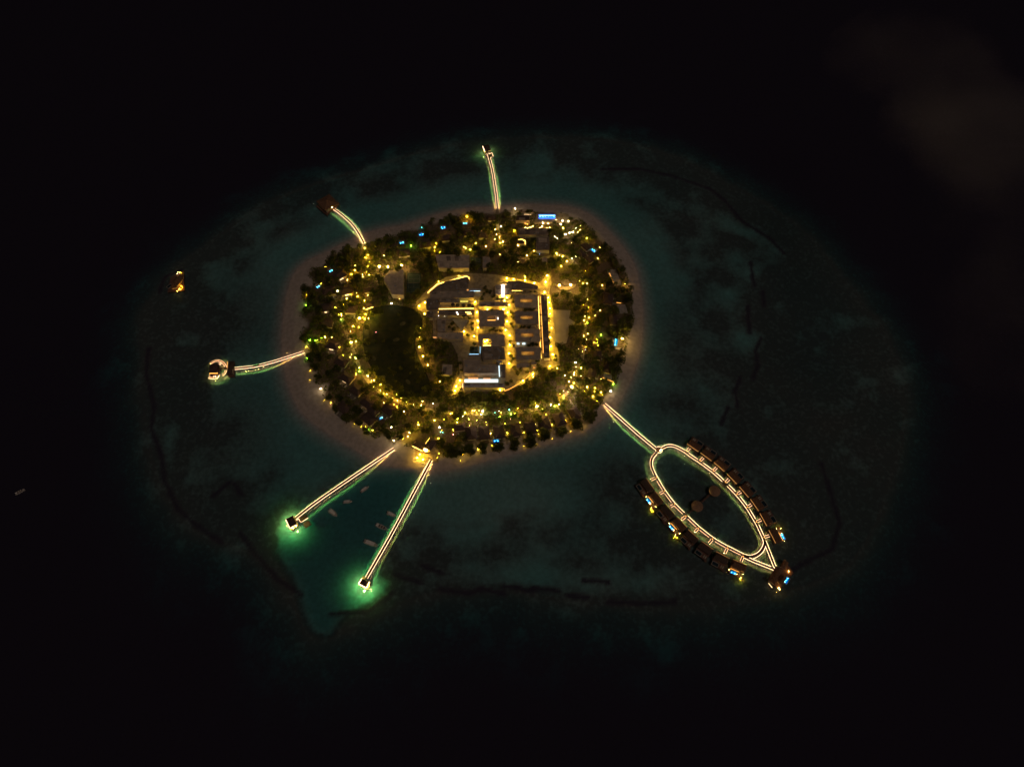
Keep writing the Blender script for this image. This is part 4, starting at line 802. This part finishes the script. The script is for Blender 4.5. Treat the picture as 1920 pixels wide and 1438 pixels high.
def beach_villa(lit):
    r = empty("beach_villa", (0, 0, 0)); MB().box((0, 0, 1.5), (7, 5, 3)).build("wall", M['wall'], r)
    MB().hip(8.4, 6.2, 2.8, 2.4, .5).build("roof", M['thatchd'], r); MB().box((0, -4.2, .1), (6.4, 2.6, .2)).build("terrace", M['vterr'], r)
    if lit: w = MB().add([(-1.6, -2.55, .6), (1.0, -2.55, .6), (1.0, -2.55, 2.4), (-1.6, -2.55, 2.4)], [(0, 1, 2, 3)]).build("window", E['win'], r)
    if lit: MB().box((-.3, -2.58, 1.5), (.08, .05, 1.8)).build("frame", M['metal'], w)
    MB().box((-1.6, -4.3, .35), (.7, 1.8, .2)).build("sun_bed", M['canvas'], r); MB().box((2.1, -4.3, .35), (.7, 1.8, .2)).build("sun_bed", M['canvas'], r)
    return reg(r)
bvs = [beach_villa(False), beach_villa(True)]; VL = "637,516,35 617,546,15 613,577,5 612,606,-5 624,647,-15 640,678,-25 650,708,-32 668,731,-38 691,756,-42 728,768,-40 692,785,-40 645,765,-40 650,545,15 658,580,0 757,474,190 797,458,190 836,446,190 878,436,190 1089,476,130 1099,462,130 883,812,98 908,812,98 936,810,100 966,806,102 994,802,104 1021,794,106 1049,786,110 1077,776,114 1140,560,80 1150,600,85 1120,665,80 1110,700,70 1140,690,70 862,800,8 700,770,-40".split()
for iv, v in enumerate(VL):
    bv = bvs[1 if iv < 19 and iv % 2 == 0 else 0]
    px, py, a = map(float, v.split(',')); p = at(px, py, G + 3); o = copy_tree(bv); o.location = (p.x, p.y, G - .05); o.rotation_euler.z = R(a); o.scale = (1.25, 1.25, 1.15) if iv < 16 or 19 < iv < 29 else (1,) * 3; tag(o, None, "villa", "thatched beach villas among the trees"); queue(o, "beach villa", "dark thatched")
    c = np.array((p.x, p.y)); ca, sa = math.cos(R(a)), math.sin(R(a)); NOGO.append(np.array([c + np.array((u * ca - w * sa, u * sa + w * ca)) for u, w in ((-4, -4.2), (4, -4.2), (4, 2.4), (-4, 2.4))]))
for bv in bvs:
    for k_ in KIDS[bv.name]:
        for k2 in KIDS.get(k_.name, []): bpy.data.objects.remove(k2)
        bpy.data.objects.remove(k_)
    bpy.data.objects.remove(bv)
# shore terraces, amphitheatre, beach bar, parasols, sail
def terrace(label, quad, pl=None, strip=None):
    q = [at(a, b_, G + .3) for a, b_ in quad]; c = sum(q, Vector()) / len(q); o3 = (c.x, c.y, G); r = empty("pool_terrace", o3, 0, label, "terrace"); NOGO.append(np.array([(p.x, p.y) for p in q]))
    MB().prism([(p.x, p.y) for p in q], G, G + .3).build("terrace_floor", M['terr'], r, o3)
    if pl: (px, py), L, W_, rot = pl; p = at(px, py, G + .5); pool(r, o3, (p.x, p.y), L, W_, rot, G + .5, 0, False)
    if strip:
        L = [at(a, b_, G + .8) for a, b_ in strip]; mb = MB()
        for a, b_ in zip(L[:-1], L[1:]): mb.bar(a, b_, .2, .2)
        mb.build("light_strip", E['orange'], r, o3)
terrace("pale tapering terrace with an orange light line on the east shore", [(1136,505),(1155,506),(1166,534),(1152,536)], ((1150,522),7.5,1.8,R(-66)), [(1142.5,512),(1150.5,530)])
terrace("pale block terrace below a lit doorway on the east shore", [(1156,571),(1172,571),(1178,588),(1158,588)], ((1160,581),5,1.6,R(88)), [(1156,567.5),(1165,568.5)])
terrace("pale terrace east of the upright blue pool", [(1151,650),(1170,653),(1169,657),(1150,654)])
terrace("long pale terrace framed by small lamps on the south-east shore", [(1133,690),(1148,692),(1147,712),(1131,711)], ((1136,702),5.5,1.6,R(84)), [(1130,708),(1150,716),(1150,722)])
c = at(1060, 530, G); r = empty("amphitheatre", (c.x, c.y, G), 0, "open amphitheatre with curved seat rows under two floodlights", "amphitheatre"); NOGO.append(W([(1040,528),(1080,528),(1082,552),(1042,554)], G))
MB().lathe([(3.4, 0), (3.4, .4)], 24).build("stage", M['roofd'], r)
for k in range(4):
    rad = 4.6 + k * 1.3; pts = [Vector((rad * math.cos(a), rad * math.sin(a), .3 + .25 * k)) for a in np.linspace(R(200), R(340), 16)]; mb = MB()
    for a, b_ in zip(pts[:-1], pts[1:]): mb.bar(a, b_, .7, .5 + .3 * k)
    mb.build("seat_row", M['seat'], r)
c = at(798.5, 844, G); r = empty("beach_bar", (c.x, c.y, G), R(-20), "glowing oval beach bar counter amid the golden terrace", "bar"); NOGO.append(W([(780,838),(822,838),(822,868),(780,866)], G))
mb = MB(); pts = [Vector((3.0 * math.cos(a), 2.0 * math.sin(a), .6)) for a in np.linspace(0, 2 * math.pi, 25)]
for a, b_ in zip(pts[:-1], pts[1:]): mb.bar(a, b_, .55, 1.1)
mb.build("counter", M['deck'], r); MB().lathe([(1.0, .02), (1.0, .3), (.7, .35)], 16).build("lamp_table", E['slot'], r)
def hiproof(label, px, py, L, W_, rot, name, strips=(), m='thatchd'):
    p = at(px, py, G + 4); r = empty(name, (p.x, p.y, G), R(rot), label, "building"); MB().hip(L, W_, 3.0, 2.4, .5).build("roof", M[m], r); MB().box((0, 0, 1.5), (L - 1.6, W_ - 1.6, 3)).build("wall", M['wall'], r)
    ca, sa = math.cos(R(rot)), math.sin(R(rot)); NOGO.append(np.array([(p.x + u * ca - v * sa, p.y + u * sa + v * ca) for u, v in ((-L/2, -W_/2), (L/2, -W_/2), (L/2, W_/2), (-L/2, W_/2))]))
    for e in strips: MB().bar(*e, .25, .2).build("light_strip", E['bar'], r)
hiproof("dark beach restaurant roof west of the oval bar", 786, 833, 9, 5.5, -28, "beach_restaurant", [((-4, -2.9, 2.6), (4, -2.9, 2.6))])
hiproof("dark beach restaurant roof north-east of the oval bar", 807, 831, 9, 6, 60, "beach_restaurant", [((-4, 3.2, 2.6), (4, 3.2, 2.6))])
hiproof("dark hipped roof east of the north jetty foot", 921, 408, 7, 5, 0, "guest_house")
hiproof("dark hipped roof in the woods by the sports hall", 690, 542, 8, 5, 10, "guest_house"); hiproof("dark hipped roof south-west of the amber courtyard house", 905, 440, 8, 6, 0, "guest_house")
hiproof("dark hipped roof south of the east beach pool", 1105, 484, 8, 5.5, 130, "guest_house"); hiproof("dark reception roof by the west lawn path", 690, 571, 7, 5, 25, "guest_house", [((-3, -2.8, 2.4), (3, -2.8, 2.4))])
for k, (px, py) in enumerate(((849,571),(858,571.5),(869,572),(879.5,572),(887,574))):
    p = at(px, py, G + 2.6); r = empty("parasol", (p.x, p.y, G + .04), 0, f"dark round parasol, {ORD[k]} from the west on the lit terrace", "parasol", "parasols on the lit terrace")
    MB().lathe([(1.65, 2.2), (.9, 2.55), (.05, 2.8)], 10).build("canopy", M['para'], r); MB().lathe([(.3, 0), (.3, .1), (.05, .12), (.04, 2.3)], 6).build("pole", M['metal'], r)
q = [at(*a) for a in ((848,599,6.0),(879,600,5.0),(866,621,3.2))]; r = empty("shade_sail", (q[2].x, q[2].y, G), 0, "pale triangular canvas shade sail over a lit corner", "sail")
mb = MB(); mid = sum(q, Vector()) / 3 - Vector((0, 0, .4)); mb.add([*q, mid], [(0, 3, 1), (1, 3, 2), (2, 3, 0)]); mb.build("canvas", M['canvas'], r, r.location)
for p in q: MB().lathe([(.1, 0), (.07, p.z - G)], 6, (p.x - q[2].x, p.y - q[2].y)).build("mast", M['metal'], r)
NOGO.append(np.array([(p.x, p.y) for p in q]))
c = at(815, 590, G); r = empty("pergola", (c.x, c.y, G), 0, "slatted pale pergola glowing between two dark roofs", "pergola")
for k in range(7): MB().box((-2.2 + k * .72, 0, 2.6), (.14, 4.6, .14)).build("slat", M['wall'], r)
for u in (-2.3, 2.3):
    for w in (-2.2, 2.2): MB().box((u, w, 1.25), (.18, .18, 2.5)).build("post", M['wall'], r)
MB().bar((-2, 1.9, 2.3), (2, 1.9, 2.3), .16, .16).build("light_strip", E['bar'], r)
# planted lane beside the long roof: hedge boxes between two light lines
def lane_light(label, pts, em, w, z):
    L = polyline(pts, z, 4); r = empty("light_line", (L[0].x, L[0].y, G), 0, label, "light"); mb = MB()
    for a, b_ in zip(L[:-1], L[1:]): mb.bar(a, b_, w, .12)
    mb.build("light_strip", E[em], r, r.location)
    for i in range(0, len(L), 3): MB().lathe([(.06, G), (.05, z)], 5, (L[i].x - L[0].x, L[i].y - L[0].y)).build("stake", M['metal'], r).location.z = -G
lane_light("glowing line on the west edge of the planted lane", [(1009.5,556),(1011,600),(1013,645),(1015,672)], 'bar', .22, G + .5)
lane_light("glowing line on the east edge of the planted lane", [(1013,556),(1015.5,600),(1018,645),(1018.5,662)], 'orange', .3, G + .5)
lane_light("thin light line along the curved lit lane", [(946,733),(958,728),(970,721),(981,714),(990,706),(1000,697)], 'orange', .25, G + .6)
# ------------------------------------------------------------------ trees
def leaf_cloud(nleaf, lobes, size, seed, flat=.75):
    g = np.random.default_rng(seed); mb = MB()
    for i in range(nleaf):
        c, r = lobes[g.integers(len(lobes))]; d = g.normal(size=3); d /= np.linalg.norm(d); rr = r * (.45 + .55 * g.random() ** .4); p = np.array(c) + d * rr * np.array((1, 1, flat))
        n = d + g.normal(size=3) * .6; n /= np.linalg.norm(n); u = np.cross(n, g.normal(size=3)); u /= np.linalg.norm(u); w = np.cross(n, u); s_ = size * (.6 + .8 * g.random())
        mb.add([p - u*s_, p - w*s_*.5, p + u*s_, p + w*s_*.6], [(0, 1, 2, 3)])
    return mb
def trunk_mesh(h, r0, bend, limbs, seed):
    g = random.Random(seed); mb = MB(); pts = [Vector((bend * (k/5)**2, 0, h * k / 5)) for k in range(6)]; n = 7; v = []
    for k, p in enumerate(pts):
        rr = r0 * (1 - .55 * k / 5); v += [(p.x + rr * math.cos(2*math.pi*i/n), p.y + rr * math.sin(2*math.pi*i/n), p.z) for i in range(n)]
    mb.add(v, [(k*n+i, k*n+(i+1) % n, (k+1)*n+(i+1) % n, (k+1)*n+i) for k in range(5) for i in range(n)])
    for _ in range(limbs):
        a = g.uniform(0, 6.28); p = pts[g.choice((2, 3, 4))]; q = p + Vector((math.cos(a) * 1.8, math.sin(a) * 1.8, 1.4)); mb.bar(p, q, .16, .16)
    return mb
TREE, PALM = [], []
for k in range(6):
    g = np.random.default_rng(100 + k); lob = [((0, 0, 5.2), 2.3)]
    for j in range(7): a = g.random() * 6.28; d = 1.3 + g.random() * 1.5; lob.append(((d * math.cos(a), d * math.sin(a), 4.2 + g.random() * 1.9), 1.2 + g.random() * .8))
    r = empty("broadleaf_tree", (0, 0, 0)); leaf_cloud(900, lob, .3, k).build("crown", M['leaf' if k % 2 else 'leaf2'], r); trunk_mesh(4.6, .3, .4, 6, k).build("trunk", M['bark'], r); TREE.append(reg(r))
for k in range(5):
    g = np.random.default_rng(200 + k); mb = MB(); h = 7.5; bend = .6 + .5 * k; nf = 16
    for f in range(nf):
        a = 2 * math.pi * f / nf + g.normal() * .12; el = g.uniform(.1, .95); L = g.uniform(2.7, 3.4); prev = None; side = Vector((-math.sin(a), math.cos(a), 0)); out_ = Vector((math.cos(a), math.sin(a), 0))
        P_ = [Vector((bend, 0, h)) + out_ * (L * s_) * math.cos(el * .6) + Vector((0, 0, L * (el * s_ - 1.15 * s_ * s_ * (.6 + .3 * el)))) for s_ in np.linspace(.03, 1, 9)]
        for j in range(8):
            p0, p1 = P_[j], P_[j+1]; wd = .62 * math.sin(math.pi * (.12 + .86 * j / 8)) + .05; dz = Vector((0, 0, -wd * .45)); fw = (p1 - p0) * .75
            for sg in (1, -1): mb.add([p0, p0 + (p1 - p0) * .5, p0 + side * sg * wd + dz + fw], [(0, 1, 2)]); mb.add([p0 + (p1 - p0) * .55, p1, p0 + side * sg * wd * .95 + dz + fw * 1.5], [(0, 1, 2)])
            mb.bar(p0, p1, .07, .05)
    r = empty("palm_tree", (0, 0, 0)); mb.build("crown", M['palm'], r); trunk_mesh(h, .2, bend, 0, k).build("trunk", M['bark'], r); PALM.append(reg(r))
NOGO.append(W(LAWN, G)); NOGO.append(W(PAVE, G)); NOGO.append(W([(1037,581),(1070,582),(1067,596),(1080,604),(1080,609),(1066,610),(1066,643),(1054,645),(1041,642)], G)); NOGO.append(W([(1010,398),(1068,400),(1068,420),(1000,421)], G))
GAPS = [((911,790),(923,845)),((939,790),(952,842)),((970,790),(984,834)),((997,788),(1011,828)),((1024,776),(1041,820)),((1045,762),(1071,810)),((882,792),(896,850)),((1068,750),(1098,798)),((600,700),(640,682)),((640,775),(700,735)),((612,655),(640,648)),((606,725),(660,700)),((650,772),(700,740)),((590,690),(600,686)),((575,600),(600,598)),((580,575),(610,572)),((575,630),(600,628))]
def place(P2, kinds, names):
    pass
trees = []; vegb = W(smooth_closed(VEG), 4.5); lo, hi = vegb.min(0), vegb.max(0)
cand = rng.uniform(lo, hi, (60000, 2)); cand = cand[inside(cand, vegb)]
bad = np.zeros(len(cand), bool)
for pg in NOGO:
    bad |= inside(cand, pg) | (dist_poly(cand, pg) < 1.5)
for a, b_ in GAPS: bad |= dist_poly(cand, np.array([at(*a, G)[:2], at(*b_, G)[:2]]), False) < 2.1
LA = np.array([(l[0], l[1] - (3.2 if l[2] < 6 else .6)) for l in LAMPS]); 
cand = cand[~bad]; edge = dist_poly(cand, vegb); dl = np.min(np.hypot(cand[:, None, 0] - LA[None, :, 0], cand[:, None, 1] - LA[None, :, 1]), 1)
acc = []; accr = []
NT = NP = 0
def palm_zone(px, py): return (px > 1035 and py < 450) or (px > 955 and py < 420) or (px > 1040 and 715 < py) or (905 < px < 960 and py < 470) or (670 < px < 700 and py < 520)
for (cx_, cy_), ed, d in zip(cand, edge, dl):
    if NT >= 242 and NP >= 299: break
    px, py = topx((cx_, cy_, 5)); pz = palm_zone(px, py); pal = random.random() < (.85 if pz else .3 if ed < 8 else .4)
    if pal and NP >= 299: pal = False
    if not pal and NT >= 242: pal = True
    if pal and NP >= 299: break
    s_ = random.uniform(.72, 1.08) if pal else random.uniform(.85, 1.35)
    rad = (2.7 if pal else 3.3) * s_
    if d < (1.0 if pal else 2.0): continue
    if acc:
        A = np.array(acc); dd = np.hypot(A[:, 0] - cx_, A[:, 1] - cy_)
        if (dd < (np.array(accr) + rad) * .66).any(): continue
    if ed < rad * .55: continue
    acc.append((cx_, cy_)); accr.append(rad); o = copy_tree(random.choice(PALM if pal else TREE)); o.location = (cx_, cy_, G - .1); o.rotation_euler.z = random.uniform(0, 6.28); o.scale = (s_, s_, s_ * random.uniform(.8, 1.15))
    near = d < 4.5; tag(o, None, "palm" if pal else "tree", "palms on the island" if pal else "dark broadleaf trees on the island")
    queue(o, "palm" if pal else "broadleaf tree", ("lamp lit" if near else "tall dark" if s_ > .98 else "dark") if pal else ("broad lamp lit" if near else "broad dark" if s_ > 1.08 else "dark"))
    if pal: NP += 1
    else: NT += 1
for a in "882,850,.95 879,840,1 886,842,.8 907,846,1 904,836,.8 911,838,.85 935,844,1 931,834,.85 939,836,.9 966,838,1 962,829,.85 970,831,.8 995,834,1 991,825,.85 999,827,.85 1023,823,1 1019,815,.85 1028,817,.8 1054,813,1 1050,804,.85 1059,806,.85 1081,801,1 1077,792,.8 1085,795,.9 1106,786,1 1101,778,.9 1112,776,.9 866,850,1.05 857,852,.9 873,843,.9 848,850,.95 838,851,.8 690,806,.95 672,791,1 652,784,1.05 632,768,.95 700,590,1 712,583,.9 690,612,1 688,640,.95 692,668,1 705,690,.9 712,712,1 728,728,1.05 745,738,.95 765,745,1 785,742,1 800,728,.95 792,705,.9 782,690,.95 775,668,.9 770,640,.85 783,618,.9 752,725,.9 738,700,.8".split():
    px, py, s_ = map(float, a.split(',')); p = at(px, py, G + 4.5 * s_); o = copy_tree(TREE[int(px) % 6]); o.location = (p.x, p.y, G - .1); o.scale = (s_,) * 3; o.rotation_euler.z = px; tag(o, None, "tree", "dark broadleaf trees on the island"); queue(o, "broadleaf tree", "dark beach edge" if py > 749 else "dark lawn side"); o.location.x += random.uniform(-.9, .9); o.location.y += random.uniform(-.9, .9); o.scale = (s_ * random.uniform(.75, 1.2), s_ * random.uniform(.8, 1.3), s_ * random.uniform(.8, 1.3))
def court_tree(px, py, s_):
    p = at(px, py, G + 4.5 * s_); o = copy_tree(TREE[int(px) % 6]); o.name = "courtyard_tree"; o.location = (p.x, p.y, G); o.scale = (s_,) * 3; o.rotation_euler.z = px; tag(o, None, "tree", "small trees between the central buildings"); queue(o, "courtyard tree", "small round")
for a in "933,559 941.6,563 950,562 958,557 962,566 960,585 961,595 958,608 963,612 948,592 904,559 908,552 912,546 910,540 919,548 925,556 957,640 962,648 958,668 963,672 958,678 964,690 968,697 978,693 988,697 992,688 1007,676 1010,684 1041,675 1043,668 848,606 843,613 852,617 870,594 880,596 874,604 885,607 886,616 861,614 878,628 889,645 885,655 862,680 858,688 866,694 950,720 958,715 972,700 985,583 992,580 998,581 985,579 976,613 984,613 992,613 999,646 1006,645 992,647 923,583 920,620 930,620 940,620 925,617 1030,600 1031,640 1029,624 905,690 1002,574 842,700 822,690 838,710".split(): court_tree(*map(float, a.split(',')), random.uniform(.4, .62))
for a in "980,560 990,561 981,592 990,592 995,593 984,625 993,625 982,659 996,660 919,593 927,594 1012,570 1013,590 1014,612 1015,635 1016,655 985,546 995,547 1003,547 970,547 978,547".split(): court_tree(*map(float, a.split(',')), .3)
for a in "720,640 735,665 752,690 770,700 785,715 742,715 705,640 760,660 730,690 712,612 775,650 748,590 770,735".split(): court_tree(*map(float, a.split(',')), random.uniform(.35, .6))
for v in TREE + PALM:
    for k_ in KIDS[v.name]: bpy.data.objects.remove(k_)
    bpy.data.objects.remove(v)
# thin cloud wisps between the camera and the sea, upper east
def cloud(px, py, z, sx, sy, sz, dens, seed, label):
    c = at(px, py, z); hm = bpy.data.materials.new("cloud_vapour"); hm.use_nodes = True; t = hm.node_tree; t.nodes.remove(t.nodes["Principled BSDF"]); pv = t.nodes.new("ShaderNodeVolumePrincipled")
    pv.inputs["Color"].default_value = (.95, .85, .82, 1); g = t.nodes.new("ShaderNodeTexCoord"); n = t.nodes.new("ShaderNodeTexNoise"); n.inputs["Scale"].default_value = 2.4; n.inputs["Detail"].default_value = 4; n.noise_dimensions = '4D'; n.inputs["W"].default_value = seed
    sc_ = t.nodes.new("ShaderNodeVectorMath"); sc_.operation = 'DIVIDE'; sc_.inputs[1].default_value = (sx, sy, sz); t.links.new(g.outputs["Object"], sc_.inputs[0]); t.links.new(sc_.outputs[0], n.inputs["Vector"])
    ln = t.nodes.new("ShaderNodeVectorMath"); ln.operation = 'LENGTH'; t.links.new(sc_.outputs[0], ln.inputs[0])
    a = t.nodes.new("ShaderNodeMath"); a.operation = 'MULTIPLY_ADD'; a.inputs[1].default_value = -1.0; a.inputs[2].default_value = .42; t.links.new(ln.outputs["Value"], a.inputs[0])
    b = t.nodes.new("ShaderNodeMath"); b.operation = 'MULTIPLY_ADD'; b.inputs[1].default_value = 1.6; t.links.new(n.outputs["Fac"], b.inputs[0]); b2_ = t.nodes.new("ShaderNodeMath"); b2_.operation = 'ADD'; b2_.inputs[1].default_value = -.8; b.inputs[2].default_value = 0; t.links.new(b.outputs[0], b2_.inputs[0])
    e = t.nodes.new("ShaderNodeMath"); e.operation = 'ADD'; t.links.new(a.outputs[0], e.inputs[0]); t.links.new(b2_.outputs[0], e.inputs[1])
    m = t.nodes.new("ShaderNodeMath"); m.operation = 'MULTIPLY'; m.inputs[1].default_value = dens; m.use_clamp = True; t.links.new(e.outputs[0], m.inputs[0]); t.links.new(m.outputs[0], pv.inputs["Density"]); t.links.new(pv.outputs[0], t.nodes["Material Output"].inputs["Volume"])
    mb = MB(); prof = [(math.sin(math.pi * k / 10) * .5 + .001, -.5 * math.cos(math.pi * k / 10)) for k in range(11)]; mb.lathe(prof, 20); mb.v = [(x * sx, y * sy, z_ * sz) for x, y, z_ in mb.v]
    o = mb.build("cloud", hm); o.location = c; tag(o, label, "cloud", kind="stuff")
cloud(1850, 290, 170, 130, 150, 60, .012, 1.7, "faint brown cloud wisp high over the sea in the north-east"); cloud(1730, 120, 170, 130, 110, 50, .008, 5.2, "fainter thin cloud wisp further north over the sea"); cloud(1890, 600, 170, 90, 130, 40, .007, 8.4, "barest cloud wisp over the sea to the east")
# undergrowth nobody could count
g = rng; n = 36000; pts = g.uniform(lo, hi, (n * 3, 2)); pts = pts[inside(pts, W(smooth_closed(VEG), G))]
bad = np.zeros(len(pts), bool)
for pg in NOGO: bad |= inside(pts, pg)
for a, b_ in GAPS: bad |= dist_poly(pts, np.array([at(*a, G)[:2], at(*b_, G)[:2]]), False) < .9
pts = pts[~bad & (fnoise(pts[:, 0], pts[:, 1], 9, 8) > .4)][:n]; N_ = len(pts); r1 = g.random((N_, 3)); nrm = g.normal(size=(N_, 3)); nrm[:, 2] = abs(nrm[:, 2]) + .8; nrm /= np.linalg.norm(nrm, axis=1)[:, None]
u = np.cross(nrm, g.normal(size=(N_, 3))); u /= np.linalg.norm(u, axis=1)[:, None]; w = np.cross(nrm, u); s_ = (.35 + .5 * r1[:, :1]); c = np.c_[pts, G + .15 + 1.1 * r1[:, 1] ** 2 * 1.8]
V = np.stack([c - u*s_, c - w*s_*.6, c + u*s_, c + w*s_*.6], 1).reshape(-1, 3); me = bpy.data.meshes.new("undergrowth"); me.from_pydata(V.tolist(), [], np.arange(4 * N_).reshape(-1, 4).tolist()); me.materials.append(M['under'])
o = bpy.data.objects.new("undergrowth", me); scene.collection.objects.link(o); tag(o, "low leafy undergrowth covering the ground beneath the island's trees", "undergrowth", kind="stuff")
label_all()
open('/tmp/cnt.txt','w').write(str((NT,NP,NSM)))
print("trees", NT, "palms", NP, "small lamps", NSM, "objects", len(scene.objects))
